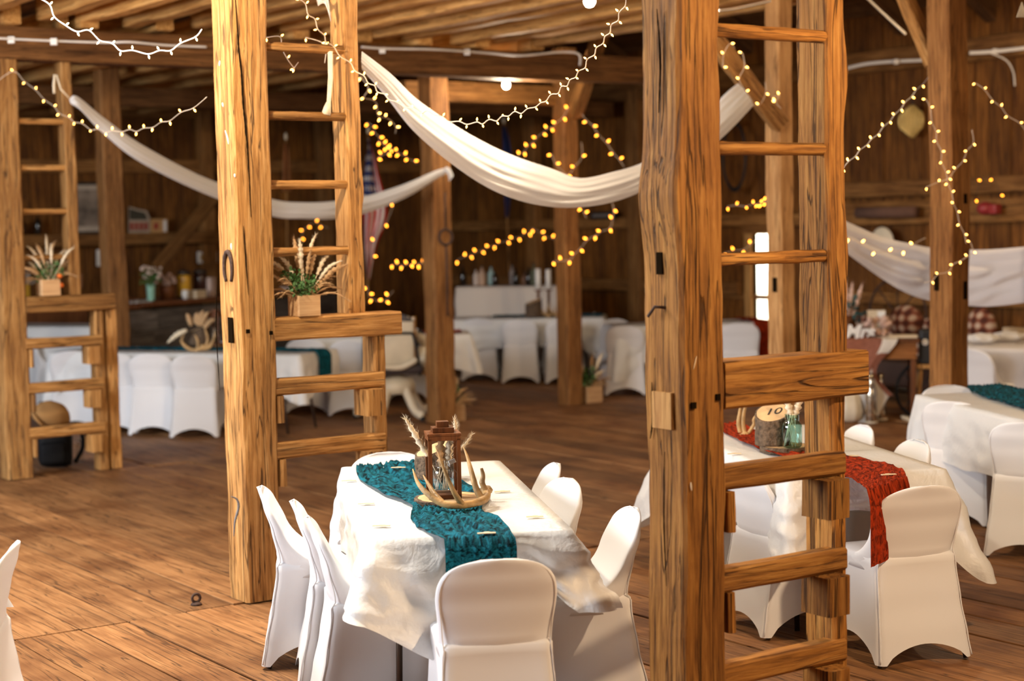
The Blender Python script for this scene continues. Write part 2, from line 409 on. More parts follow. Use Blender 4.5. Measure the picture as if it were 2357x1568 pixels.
# right wall (along the barn): local x along A, so it is seen from -B
MR = frame(ab(1.0, B_WALL), A)
DOOR0 = 15.15 - 1.0
board_wall('wall_right', MR, A_END - 1.0, 4.12, [(DOOR0 - 0.5, DOOR0 + 0.05, 0.0, 1.72)], 12, 'dark vertical-board side wall with the sunlit doorway')
bm = bmesh.new(); a_box(bm, (7.5, -0.04, 2.15), (15, 0.02, 4.3)); mobj('wall_back_sheathing', bm, M_GAP, None, frame(ab(A_END + 0.08, 0.0), B)); lab(bpy.data.objects['wall_back_sheathing'], 'black gap behind the back wall boards', 'wall', kind='structure')
bm = bmesh.new()
for (x0, x1, z0, z1) in ((0, DOOR0 - 0.5, 0, 4.12), (DOOR0 + 0.05, 21.4, 0, 4.12), (DOOR0 - 0.5, DOOR0 + 0.05, 1.72, 4.12)):
    a_box(bm, ((x0 + x1) / 2, -0.05, (z0 + z1) / 2), (x1 - x0, 0.02, z1 - z0))
lab(mobj('wall_right_sheathing', bm, M_GAP, None, MR), 'black gap behind the side wall boards', 'wall', kind='structure')
# sunlit yard outside the doorway: bright ground and wall
bm = bmesh.new(); a_box(bm, (0, 0, 0), (7.0, 2.9, 0.06))
lab(mobj('ground_outside', bm, plain('dry_ground', (0.70, 0.62, 0.48), rough=0.9), None, frame(ab(17.0, B_WALL + 1.6, -0.03), A)), 'pale sunlit ground outside the doorway', 'ground', kind='structure')
bm = bmesh.new(); a_box(bm, (0, 0, 1.4), (7.0, 0.1, 2.8))
lab(mobj('wall_outside', bm, plain('pale_outer_wall', (0.85, 0.82, 0.75), rough=0.9), None, frame(ab(17.6, B_WALL + 2.8), A)), 'white wall outside the doorway', 'wall', kind='structure')
area_light('daylight_side_yard', ab(17.4, B_WALL + 1.3, 3.7), ab(17.4, B_WALL + 2.75, 1.0), 3.0, 0.8, 1100, (1.0, 0.95, 0.86))
# doorway frame
dr = thing('door_1', ab(14.92, B_WALL - 0.02), 'narrow bright doorway with plank casing in the side wall', 'doorway'); lab(dr, kind='structure')
for a_ in (15.23, 14.65): timber('door_casing', ab(a_, B_WALL - 0.05), ab(a_, B_WALL - 0.05, 1.80), 0.05, 0.12, M_JOIST, dr)
timber('door_lintel', ab(14.55, B_WALL - 0.06, 1.77), ab(15.3, B_WALL - 0.06, 1.77), 0.05, 0.12, M_BEAM, dr)
timber('door_rail', ab(14.7, B_WALL - 0.03, 0.95), ab(15.9, B_WALL - 0.03, 0.95), 0.05, 0.06, M_BEAM, dr)

def girt(a0, a1, z, h, nm='wall_girt', lb='', d=0.10):
    timber(nm, ab(a0, B_WALL - 0.08, z), ab(a1, B_WALL - 0.08, z), h, d, M_BEAM, label=lb, cat='wall beam', ref=Z)
girt(3, 21.8, 3.60, 0.24, 'wall_plate', 'long top beam under the roof along the side wall')
girt(3, 14.2, 2.20, 0.17, 'wall_girt', 'upper of the paired horizontal beams on the side wall')
girt(3, 14.2, 1.98, 0.16, 'wall_girt', 'lighter lower one of the paired beams on the side wall')
girt(3, 21.8, 1.74 + 0.14, 0.14, 'wall_girt', 'horizontal beam above the doorway and behind the couch')
girt(3, 14.2, 1.0, 0.13, 'wall_girt', 'low horizontal beam behind the couch on the side wall')
girt(15.35, 21.8, 1.05, 0.16, 'wall_girt', 'low horizontal beam left of the bright doorway')
def bgirt(b0, b1, z, h, lb, d=0.10):
    timber('wall_girt', ab(A_END - 0.08, b0, z), ab(A_END - 0.08, b1, z), h, d, M_BEAM, label=lb, cat='wall beam', ref=Z)
bgirt(4, 14, 3.60, 0.24, 'top beam under the loft along the back wall')
bgirt(4, 14, 2.80, 0.18, 'dark horizontal beam high on the back wall above the framed picture')
# posts and brace built into the back wall
timber('wall_post', ab(A_END - 0.12, 12.2), ab(A_END - 0.12, 12.2, 3.7), 0.22, 0.16, M_BEAM, label='back wall post behind the striped flag', cat='post')
timber('wall_post', ab(A_END - 0.12, 10.3), ab(A_END - 0.12, 10.3, 3.7), 0.20, 0.16, M_BEAM, label='back wall post behind the upper ladder rungs', cat='post')
timber('wall_post', ab(19.6, B_WALL - 0.1), ab(19.6, B_WALL - 0.1, 3.6), 0.14, 0.24, M_BEAM, label='side wall post left of the dark sign board', cat='post')
timber('wall_post', ab(17.3, B_WALL - 0.1), ab(17.3, B_WALL - 0.1, 3.6), 0.14, 0.24, M_BEAM, label='side wall post between the two far string lights', cat='post')
timber('wall_brace', at(358, 622, 22.6), at(492, 455, 23.6), 0.18, 0.12, M_BEAM, label='diagonal brace on the back wall above the mint vase', cat='brace')

# loft deck over the middle aisle, on joists that run along the barn
random.seed(9); bm = bmesh.new(); b_ = 3.4
while b_ < 9.9:
    wd = random.uniform(0.2, 0.3); a_box(bm, (b_ + wd / 2, 13.6, 3.80), (wd - 0.006, 17.8, 0.03)); b_ += wd
lab(mobj('ceiling', bm, wood('loft_boards', (0.10, 0.045, 0.018), (0.24, 0.12, 0.05), (0.34, 0.19, 0.085), axis='Y', island=True), None, M_BA), 'loft floor boards overhead', 'ceiling', kind='structure')
random.seed(4)
ORD = ['first', 'second', 'third', 'fourth', 'fifth', 'sixth', 'seventh', 'eighth', 'ninth']
bs = [3.75 + 0.43 * i for i in range(14)]
places = ['first joist from the left above the white string lights', 'second joist from the left above the tall lit post', 'third joist from the left behind the tall lit post',
 'fourth joist from the left, over the upper ladder rungs', 'fifth joist from the left, over the dark ladder rail', 'sixth joist, over the start of the white swag', 'seventh joist over the main swag',
 'eighth joist over the main swag', 'ninth joist, left of the upper bare bulb', 'tenth joist, just above the far tie beam', 'eleventh joist beside the upper bare bulb', 'twelfth joist right of the upper bare bulb', 'next to last joist beside the big weathered post', 'last joist, behind the big weathered post']
for i, b_ in enumerate(bs):
    q = b_ + random.uniform(-0.06, 0.06)
    timber('loft_joist', ab(5.2, q, 3.65), ab(13.0, q + random.uniform(-.05, .05), 3.66 + random.uniform(-.02, .02)), 0.13, 0.22, M_JOIST, ref=B,
           label='pale sawn loft joist, ' + places[i], cat='joist', group='pale joists of the near loft bay', amp=0.010)
for i in range(9):
    q = 4.4 + 0.62 * i
    timber('loft_joist', ab(12.9, q, 3.62), ab(22.2, q, 3.62), 0.15, 0.22, M_JOIST, ref=B, label='loft joist of the far bay, %s from the left below the cabled tie beam' % ORD[i], cat='joist', group='joists of the far loft bay', amp=0.010)
# tie beams across the barn
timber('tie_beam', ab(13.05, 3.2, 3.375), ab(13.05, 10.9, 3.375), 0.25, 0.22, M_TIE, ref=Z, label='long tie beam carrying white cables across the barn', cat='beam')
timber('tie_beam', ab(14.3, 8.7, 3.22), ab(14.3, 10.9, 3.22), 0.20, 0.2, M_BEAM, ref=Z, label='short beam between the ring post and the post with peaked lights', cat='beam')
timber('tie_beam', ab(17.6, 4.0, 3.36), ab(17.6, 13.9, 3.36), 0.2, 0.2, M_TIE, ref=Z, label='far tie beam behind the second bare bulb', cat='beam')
# roof over the side aisle: boards on rafters that come down to the side-wall plate
sl = Vector((0, 0, 0)); RA = math.radians(33); dirR = (-B * math.cos(RA) + Z * math.sin(RA)); nR = (B * math.sin(RA) + Z * math.cos(RA))
base = ab(0, B_WALL + 0.25, 3.72)
random.seed(21); bm = bmesh.new(); s_ = 0
MRf = Matrix((A, dirR, nR)).transposed().to_4x4(); MRf.translation = base + nR * 0.20
while s_ < 6.6:
    wd = random.uniform(0.2, 0.3); a_box(bm, (12.0, s_ + wd / 2, 0.012), (22, wd - 0.004, 0.022)); s_ += wd
lab(mobj('ceiling_roof', bm, wood('roof_sheathing', (0.06, 0.028, 0.012), (0.15, 0.075, 0.032), (0.22, 0.12, 0.055), axis='X', island=True), None, MRf), 'dark roof boards over the side aisle', 'roof', kind='structure')
for i in range(14):
    a_ = 5.6 + i * 1.2; p = ab(a_, B_WALL + 0.2, 3.72) + nR * 0.10
    timber('roof_rafter', p, p + dirR * 6.4, 0.15, 0.19, M_ROOF, ref=A, label='dark rafter of the side-aisle roof, sloping down to the side wall', cat='rafter', group='rafters of the side-aisle roof')
bm = bmesh.new(); a_box(bm, (0, 0, 0), (30, 0.05, 3.0)); lab(mobj('wall_loft', bm, M_WALL, None, frame(ab(14.5, 10.0, 5.35), A)), 'board wall of the loft above the aisle', 'wall', kind='structure')

# ------------------------------------------------------------------ posts
def post(pos, w, top, label, bumps=(), amp=0.008, mat=None):
    return timber('timber_post', Vector((pos[0], pos[1], 0)), Vector((pos[0], pos[1], top)), w, w, mat or M_POST, ref=B, label=label, cat='post', amp=amp, bumps=bumps, ch=0.016, step=0.05)
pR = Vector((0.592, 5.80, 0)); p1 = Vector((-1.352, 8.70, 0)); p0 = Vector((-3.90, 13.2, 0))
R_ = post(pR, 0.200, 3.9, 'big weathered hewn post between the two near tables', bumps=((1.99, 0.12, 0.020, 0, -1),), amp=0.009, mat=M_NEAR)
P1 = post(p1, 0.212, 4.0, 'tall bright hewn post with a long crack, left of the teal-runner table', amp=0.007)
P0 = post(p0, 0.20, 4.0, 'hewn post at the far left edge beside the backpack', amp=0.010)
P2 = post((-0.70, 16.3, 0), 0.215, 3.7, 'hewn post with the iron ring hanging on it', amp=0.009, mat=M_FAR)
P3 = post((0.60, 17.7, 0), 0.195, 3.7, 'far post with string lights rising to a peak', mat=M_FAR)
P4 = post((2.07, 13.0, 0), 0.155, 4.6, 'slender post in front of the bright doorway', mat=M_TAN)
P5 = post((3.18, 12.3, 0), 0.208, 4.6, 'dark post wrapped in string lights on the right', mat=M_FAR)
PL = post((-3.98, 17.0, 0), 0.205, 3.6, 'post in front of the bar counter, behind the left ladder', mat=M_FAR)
# mortises, pegs and hardware on the faces
def face(pos, w, n, off, z): # point on a post face: n outward, off sideways along it
    return Vector((pos[0], pos[1], z)) + n * (w / 2 + 0.006) + (B if abs(n.dot(A)) > .5 else A) * off
holes(R_, [(face(pR, .2, mA, -0.055, 1.29), mA, 0.022, 0.022), (face(pR, .2, mA, 0.055, 1.31), mA, 0.018, 0.022), (face(pR, .2, mB, 0.0, 1.77), mB, 0.03, 0.075)], 'peg_hole')
holes(P1, [(face(p1, .212, mA, -0.06, 1.395), mA, 0.02, 0.02), (face(p1, .212, mA, 0.07, 1.38), mA, 0.018, 0.02), (face(p1, .212, mB, -0.02, 1.40), mB, 0.05, 0.13)], 'peg_hole')
holes(P5, [(face((3.18, 12.3), .208, mB, 0.02, 1.42), mB, 0.04, 0.12), (face((3.18, 12.3), .208, mA, 0.05, 1.36), mA, 0.035, 0.13), (face((3.18, 12.3), .208, mA, 0.05, 2.02), mA, 0.035, 0.07)], 'mortise')
holes(P4, [(face((2.07, 13.0), .155, mB, -0.02, 1.40), mB, 0.04, 0.11)], 'mortise')
# patched notch on the near post
bm = bmesh.new(); a_box(bm, (0, 0, 0), (0.10, 0.012, 0.125)); mobj('patch', bm, M_JOIST, R_, frame(face(pR, .2, mB, -0.005, 1.27), A)); lab(bpy.data.objects['patch'], 'pale wooden patch')

# brace with wrapped lights at the slender post
timber('brace', at(1640, 85, 12.2), at(1795, 285, 12.9), 0.13, 0.10, M_POST, label='diagonal brace wrapped in string lights at the slender post', cat='brace')
timber('brace', at(2070, -40, 12.9), at(2150, 150, 12.45), 0.12, 0.10, M_POST, label='pale diagonal brace rising from the post wrapped in lights', cat='brace')
timber('brace', at(1395, 40, 16.0), at(1325, 262, 17.6), 0.13, 0.12, M_BEAM, label='diagonal brace over the peak of the far string lights', cat='brace')

# ------------------------------------------------------------------ ladders: round rungs above a cross rail, square treads and cleats below
def ladder(label, base, w, rail_t, rail_sx, rail_sy, rungs, rail_z, low, treads, top, pw, cleats=True, rail_b=(), WM_=None):
    M_POST = WM_ or globals()['M_POST']
    t = thing('ladder', Vector((base[0], base[1], 0)), label, 'ladder')
    bx = Vector((base[0], base[1], 0))
    def P(off, z, o2=0.0): return bx + B * off + A * o2 + Z * z
    zb = rail_z[1]
    timber('rail', P(rail_t, zb), P(rail_t, top), rail_sx, rail_sy, M_POST, t, ref=B, bumps=rail_b, amp=0.007, step=0.05)
    for (lt, sx, sy) in low:
        timber('lower_rail', P(lt, 0), P(lt, rail_z[0] + 0.0), sx, sy, M_POST, t, ref=B, amp=0.006, step=0.05)
    xr = low[0][0]
    timber('cross_rail', P(pw / 2 - 0.01, (rail_z[0] + rail_z[1]) / 2, -0.03), P(max(rail_t, xr) + 0.12, (rail_z[0] + rail_z[1]) / 2, -0.03), rail_z[1] - rail_z[0], 0.15, M_POST, t, ref=Z, amp=0.006)
    for z in rungs:
        bm = bmesh.new(); n = 12
        L = rail_t - pw / 2 + 0.02
        pts = [Vector((0, nz(z, i * .3) * 0.006, i / n * L)) for i in range(n + 1)]
        a_tube(bm, pts, [0.024 + 0.003 * nz(z * 3, i * .5) for i in range(n + 1)], 10)
        mobj('rung', bm, M_POST, t, along(P(pw / 2 - 0.02, z, -0.05), P(rail_t, z, -0.05), Z), smooth=True)
    for z in treads:
        timber('tread', P(pw / 2 - 0.02, z, -0.055), P(xr + 0.01, z, -0.055), 0.085, 0.075, M_POST, t, ref=Z, amp=0.005)
        if cleats:
            for (off, s) in ((pw / 2 + 0.018, 0.036), (xr - 0.088, 0.11)):
                timber('cleat', P(off, z - 0.185, -0.055 - (s > .05) * .03), P(off, z - 0.045, -0.055 - (s > .05) * .03), s, 0.10 + (s > .05) * .05, M_POST, t, ref=B, amp=0.004)
    return t
ladder('near ladder built onto the big weathered post', pR, 0, 0.655, 0.095, 0.16, [2.557, 2.157, 1.776], (1.262, 1.425), [(0.672, 0.075, 0.15)], [1.02, 0.668, 0.33], 3.9, 0.2, WM_=M_NEAR, rail_b=((1.0, 0.12, 0.02, 0, 1), (0.35, 0.1, 0.012, 0, 1)))
ladder('middle ladder beside the tall bright post with planter on its shelf', p1, 0, 0.607, 0.09, 0.15, [2.84, 2.49, 2.136, 1.79], (1.335, 1.455), [(0.735, 0.075, 0.14)], [1.095, 0.765], 4.0, 0.212, rail_b=((0.65, 0.1, 0.015, 0, 1),))
ladder('left ladder beside the bar with a planter on its shelf', p0, 0, 0.494, 0.09, 0.15, [2.78, 2.42, 2.08, 1.72], (1.29, 1.42), [(0.69, 0.08, 0.13), (0.80, 0.09, 0.12)], [1.05, 0.70, 0.345], 4.0, 0.2)

# long drying crack and pale flecks on the tall bright post
def on_face(x, y, pos, w, n, off=0.004):
    o = Vector((pos[0], pos[1], 0)) + n * (w / 2 + off); r = ray(x, y); return EYE + r * ((o - EYE).dot(n) / r.dot(n))
def crack(parent, pts, pos, w, n, wid, name='crack', mat=None):
    W = catmull([on_face(x, y, pos, w, n) for x, y in pts], 10 * len(pts)); bm = bmesh.new(); m = len(W) - 1
    a_tube(bm, W, [wid * (0.25 + 0.75 * math.sin(math.pi * min(1, max(0, i / m))) * (0.7 + 0.5 * nz(i * .7))) for i in range(m + 1)], 5); mobj(name, bm, mat or M_GAP, parent, Matrix())
crack(P1, [(541, -10), (546, 60), (549, 110), (556, 170), (560, 240), (568, 320), (573, 400), (578, 500)], p1, .212, mA, .0065)
crack(P1, [(560, 520), (566, 600), (572, 680)], p1, .212, mA, .004)
crack(P1, [(500, 640), (498, 760), (506, 900)], p1, .212, mB, .004)
crack(R_, [(1512, 20), (1520, 140), (1516, 260)], pR, .2, mB, .005)
crack(R_, [(1500, 880), (1502, 960), (1497, 1010)], pR, .2, mB, .005)
crack(R_, [(1530, 1040), (1528, 1200), (1534, 1350)], pR, .2, mB, .0035)
for pts in (((506, 140), (505, 152)), ((512, 236), (514, 246)), ((518, 300), (524, 318), (526, 332)), ((540, 400), (541, 408)), ((532, 560), (533, 575))): crack(P1, pts, p1, .212, mA, .006, 'paint_fleck', M_WHITE)
for pts in (((1603, 820), (1596, 850)), ((1590, 1110), (1592, 1130))): crack(R_, pts, pR, .2, mA, .0035, 'paint_fleck', M_PAPER)

crack(P1, [(532, 1143), (545, 1150), (549, 1168), (541, 1200), (538, 1235)], p1, .212, mA, .009, 'paint_stain', plain('grey_paint_stain', (.16, .15, .15)))
lab(bpy.data.objects['paint_stain'], 'grey paint stain')
# ------------------------------------------------------------------ folding chairs in stretch covers
def interp(tab, z):
    for (z0, v0), (z1, v1) in zip(tab[:-1], tab[1:]):
        if z <= z1:
            t = (z - z0) / (z1 - z0); t = max(0, min(1, t)); t = t * t * (3 - 2 * t) * 0.5 + t * 0.5
            return v0 + (v1 - v0) * t
    return tab[-1][1]
YR = [(0, -0.270), (0.10, -0.252), (0.25, -0.220), (0.40, -0.196), (0.48, -0.196), (0.60, -0.220), (0.70, -0.252), (0.80, -0.288)]
YF = [(0, 0.250), (0.2, 0.225), (0.42, 0.205)]
HW = [(0, 0.232), (0.10, 0.222), (0.25, 0.208), (0.42, 0.198), (0.52, 0.204), (0.62, 0.214), (0.70, 0.214)]
TOP = 0.768
def hw_back(z):
    h = interp(HW, z)
    if z > 0.60:
        q = (z - 0.60) / (TOP - 0.60); h *= max(0.0, 1 - q ** 3.2) ** 0.42
    return h
def rrect(hx, y0, y1, r, n=14):
    """closed ring through a rounded rectangle; returns points and an arch weight 0 at corners .. 1 at mid sides"""
    pts = []
    cs = [(hx - r, y0 + r, -90), (hx - r, y1 - r, 0), (-hx + r, y1 - r, 90), (-hx + r, y0 + r, 180)]
    for i, (cx, cy, a0) in enumerate(cs):
        for k in range(5):
            t = math.radians(a0 + 90 * k / 4); pts.append((cx + r * math.cos(t), cy + r * math.sin(t), 0.0, i))
        nx, ny, na = cs[(i + 1) % 4]
        p0 = (cx + r * math.cos(math.radians(a0 + 90)), cy + r * math.sin(math.radians(a0 + 90)))
        p1 = (nx + r * math.cos(math.radians(na)), ny + r * math.sin(math.radians(na)))
        for k in range(1, n):
            q = k / n; pts.append((p0[0] + (p1[0] - p0[0]) * q, p0[1] + (p1[1] - p0[1]) * q, math.sin(math.pi * q) ** 0.62, i))
    return pts
def chair_proto():
    t = thing('folding_chair', Vector((0, 0, 0)), 'white covered folding chair', 'chair')
    bm = bmesh.new(); rings = []
    HS = 0.435
    nl = 14
    for l in range(nl + 1):
        q = l / nl; ring = []
        base = rrect(0.2, -0.2, 0.2, 0.03)
        for (x, y, a, side) in base:
            arch = (0.075, 0.085, 0.085, 0.075)[side] * a     # side 0: +x, 1: front, 2: -x, 3: rear
            if side in (0, 2): arch = 0.10 * a
            z = arch + (HS - arch) * q
            r = rrect_pt(x, y, z)
            pinch = 0.016 * a * math.sin(math.pi * q)
            X, Y = r
            if side == 0: X -= pinch * 1.4
            elif side == 2: X += pinch * 1.4
            elif side == 1: Y -= pinch
            else: Y += pinch * 0.5
            ring.append(bm.verts.new((X, Y, z + 0.012)))
        rings.append(ring)
    m = len(rings[0])
    for i in range(nl):
        for k in range(m):
            bm.faces.new((rings[i][k], rings[i][(k + 1) % m], rings[i + 1][(k + 1) % m], rings[i + 1][k])).smooth = True
    last = rings[-1]
    for s, dz in ((0.93, 0.012), (0.6, 0.016), (0.2, 0.012)):
        ring = [bm.verts.new((v.co.x * s, v.co.y * s, HS + 0.012 + dz)) for v in rings[-1]] if s == 0.93 else [bm.verts.new((v.co.x * s / 0.93, v.co.y * s / 0.93, HS + 0.012 + dz)) for v in first]
        if s == 0.93: first = ring
        for k in range(m): bm.faces.new((last[k], last[(k + 1) % m], ring[(k + 1) % m], ring[k])).smooth = True
        last = ring
    bm.faces.new(last).smooth = True
    # backrest, swelling forward into the seat at its foot
    nb = 26; rb = []; z0 = 0.39
    for l in range(nb + 1):
        q = l / nb; z = z0 + (TOP - z0) * (1 - (1 - q) ** 1.7)
        hx = max(hw_back(z), 0.02); yr = interp(YR, z)
        th = 0.036 + 0.24 * math.exp(-max(0, z - 0.43) / 0.062)
        if z > 0.62: th *= max(0.25, 1 - ((z - 0.62) / (TOP - 0.62)) ** 3)
        th = min(th, 0.27); ring = []; n = 28
        for k in range(n):
            tt = 2 * math.pi * k / n
            cx, sy = math.cos(tt), math.sin(tt)
            px = hx * abs(cx) ** 0.35 * (1 if cx >= 0 else -1); py = abs(sy) ** 0.5 * (1 if sy >= 0 else -1)
            fr = px / max(hx, 1e-6)
            y = yr + (0.0 if py < 0 else th) if False else yr + th * (0.5 + 0.5 * py)
            y += 0.018 * (1 - fr * fr) * (1 if z < 0.5 else 1 - (z - 0.5) * 0.5) * (-1)   # slight curve across the back
            ring.append(bm.verts.new((px * (0.97 if z < 0.43 else 1), y + 0.016 + 0.03 * max(0, min(1, (0.46 - z) / 0.05)), z)))
        rb.append(ring)
    for i in range(nb):
        for k in range(28): bm.faces.new((rb[i][k], rb[i][(k + 1) % 28], rb[i + 1][(k + 1) % 28], rb[i + 1][k])).smooth = True
    bm.faces.new(rb[-1]).smooth = True; bm.faces.new(rb[0][::-1])
    cov = mobj('cover', bm, M_SPANDEX, t, smooth=True)
    # piped seams up the rear corners and over the top of the back
    bm = bmesh.new()
    pts = []
    for l in range(33):
        z = 0.02 + (TOP - 0.024) * l / 32
        hx = hw_back(z) if z > 0.43 else rrect_pt(0.2, -0.2, z)[0]
        pts.append(Vector((hx - (0.010 if z > 0.43 else 0.006), interp(YR, z) + (0.020 if z > 0.45 else 0.004), z)))
    full = pts + [Vector((-p.x, p.y, p.z)) for p in pts[::-1]]
    a_tube(bm, full, 0.0032, 6)
    mobj('seam', bm, M_SPANDEX, cov, smooth=True)
    for (sx, y, yt) in ((1, -0.236, -0.16), (-1, -0.236, -0.16), (1, 0.222, 0.17), (-1, 0.222, 0.17)):
        bm = bmesh.new(); a_tube(bm, [(sx * 0.212, y, 0.0), (sx * 0.17, yt, 0.42)], 0.010, 8)
        mobj('leg', bm, M_METAL, t, smooth=True)
    return t
def rrect_pt(x, y, z):
    """map a point of the unit ring (half sizes .2) to the flared skirt at height z"""
    hx = interp(HW, z); y0, y1 = interp(YR, z), interp(YF, z)
    return x / 0.2 * hx, y0 + (y + 0.2) / 0.4 * (y1 - y0)
CH = chair_proto(); _ch_used = []
def chair(pos, yaw_dir, label, group=None, s=1.0):
    """pos: the middle of the seat on the floor; yaw_dir: where the sitter would look"""
    M = frame(Vector((pos[0], pos[1], 0)), Vector((yaw_dir.y, -yaw_dir.x, 0))) @ Matrix.Scale(s, 4)
    if not _ch_used:
        _ch_used.append(1); CH.matrix_basis = M; WM[CH] = M
        return lab(CH, label, 'chair', group)
    return copy_tree(CH, M, label, group, 'chair')

# ------------------------------------------------------------------ tables and cloths
def table(center, u, L, W, label, H=0.735, legs=True):
    M = frame(Vector((center[0], center[1], 0)), u); t = thing('folding_table', M, label, 'table')
    bm = bmesh.new(); a_box(bm, (0, 0, H - 0.025), (L - 0.02, W - 0.02, 0.04), bev=0.012); mobj('tabletop', bm, M_WHITE, t)
    for sx in (-1, 1):
        for sy in (-1, 1):
            bm = bmesh.new(); x = sx * (L / 2 - 0.28)
            a_tube(bm, [(x + sx * 0.10, sy * (W / 2 - 0.10), 0.0), (x + sx * 0.06, sy * (W / 2 - 0.11), 0.30), (x, sy * (W / 2 - 0.14), H - 0.04)], 0.013, 8); mobj('leg', bm, M_METAL, t, smooth=True)
    return t
def cloth(name, center, u, L, W, H, drop, corners, label, mat=None, group=None, seed=1.0, folds=0.022, ends=None, freq=9.0, round_=False, wr=0.004, shape=None):
    """drop: hang of the long sides; ends: hang of the two ends (near = -x, far = +x); corners: {(sx,sy): (drop, flare, width)}"""
    M = frame(Vector((center[0], center[1], 0)), u)
    per = []; r = 0.03
    if round_:
        n = 160
        for k in range(n):
            t = 2 * math.pi * k / n; per.append((math.cos(t) * L / 2, math.sin(t) * L / 2, math.cos(t), math.sin(t)))
    else:
        def seg(x0, y0, x1, y1, nx, ny, n):
            for k in range(n):
                q = k / n; per.append((x0 + (x1 - x0) * q, y0 + (y1 - y0) * q, nx, ny))
        def corner(cx, cy, a0):
            for k in range(14):
                t = math.radians(a0 + 90 * k / 14); per.append((cx + r * math.cos(t), cy + r * math.sin(t), math.cos(t), math.sin(t)))
        hx, hy = L / 2, W / 2
        nL, nW = int(L / 0.022), int(W / 0.022)
        corner(hx - r, -hy + r, -90); seg(hx, -hy + r, hx, hy - r, 1, 0, nW); corner(hx - r, hy - r, 0)
        seg(hx - r, hy, -hx + r, hy, 0, 1, nL); corner(-hx + r, hy - r, 90); seg(-hx, hy - r, -hx, -hy + r, -1, 0, nW)
        corner(-hx + r, -hy + r, 180); seg(-hx + r, -hy, hx - r, -hy, 0, -1, nL)
    n = len(per); bm = bmesh.new()
    e_near, e_far = ends if ends else (drop, drop)
    NT_ = 18; rings = []
    slen = 0
    for t_ in range(NT_ + 1): rings.append([])
    for k, (x, y, nx, ny) in enumerate(per):
        px, py, *_ = per[k - 1]; slen += math.hypot(x - px, y - py) if k else 0
        ax, ay = abs(nx), abs(ny)
        base = drop * ay * ay + (e_far if nx > 0 else e_near) * ax * ax
        fx = fy = 0.0; gsum = gn = 0
        if not round_:
            for (sx, sy), (cdrop, flare, wid) in corners.items():
                dx, dy = x - sx * L / 2, y - sy * W / 2
                g = math.exp(-(dx * dx + dy * dy) / (wid * wid)); gsum += g
                base += (cdrop - base) * g
                fl = flare if isinstance(flare, tuple) else (flare, flare); fx += sx * fl[0] * g; fy += sy * fl[1] * g; gn += g if isinstance(flare, tuple) or flare > .08 else 0
        if shape:
            sh = shape(x, y, nx, ny, base)
            if sh: base, fx, fy, gn = sh
        fo = math.sin(slen * freq * 2.3 + seed + 2.0 * nz(slen * 2.1, seed)) * (0.35 + 0.65 * abs(nz(slen * 1.3, seed + 4)) * 1.6)
        fo2 = math.sin(slen * 52 + seed * 3) * min(1, gsum) * 0.9
        for t_ in range(NT_ + 1):
            q = t_ / NT_
            d = base * q
            if d > H - 0.02: d = H - 0.02
            out = 0.004 + 0.018 * min(1, q * 5) + folds * q * (fo + 1.0) + 0.020 * q * fo2
            cr = nz(slen * 6, q * 5, seed) * (0.016 + 0.02 * min(1, gn)) * min(1, q * 3) + (0.5 - 2.0 * abs(nz(slen * 10, q * 5, seed))) * 0.018 * min(1, gn) * min(1, q * 3)
            X = x + nx * (out + cr) + fx * q ** 1.15; Y = y + ny * (out + cr) + fy * q ** 1.15
            zz = H - (d if t_ > 0 else 0) + (0.004 if t_ == 0 else 0)
            zz += nz(slen * 5, q * 3, seed + 2) * 0.02 * q
            rings[t_].append(bm.verts.new((X, Y, max(zz, 0.012))))
    for i in range(NT_):
        for k in range(n): bm.faces.new((rings[i][k], rings[i][(k + 1) % n], rings[i + 1][(k + 1) % n], rings[i + 1][k])).smooth = True
    last = rings[0]
    core = max(0.0, (L - W) / 2) if not round_ else 0
    for j in range(1, 9):
        s = 1 - j / 9.0; ring = []
        for (x, y, nx, ny) in per:
            cx = max(-core, min(core, x)); X = cx + (x - cx) * s; Y = y * s
            ring.append(bm.verts.new((X, Y, H + 0.005 + wr * nz(X * 5, Y * 5, seed) + wr * 0.7 * abs(nz(X * 2, Y * 14, seed + 3)))))
        for k in range(n): bm.faces.new((last[(k + 1) % n], last[k], ring[k], ring[(k + 1) % n])).smooth = True
        last = ring
    bmesh.ops.remove_doubles(bm, verts=last, dist=0.002)
    o = mobj(name, bm, mat or M_PLASTIC, None, M, smooth=True)
    return lab(o, label, 'tablecloth', group)
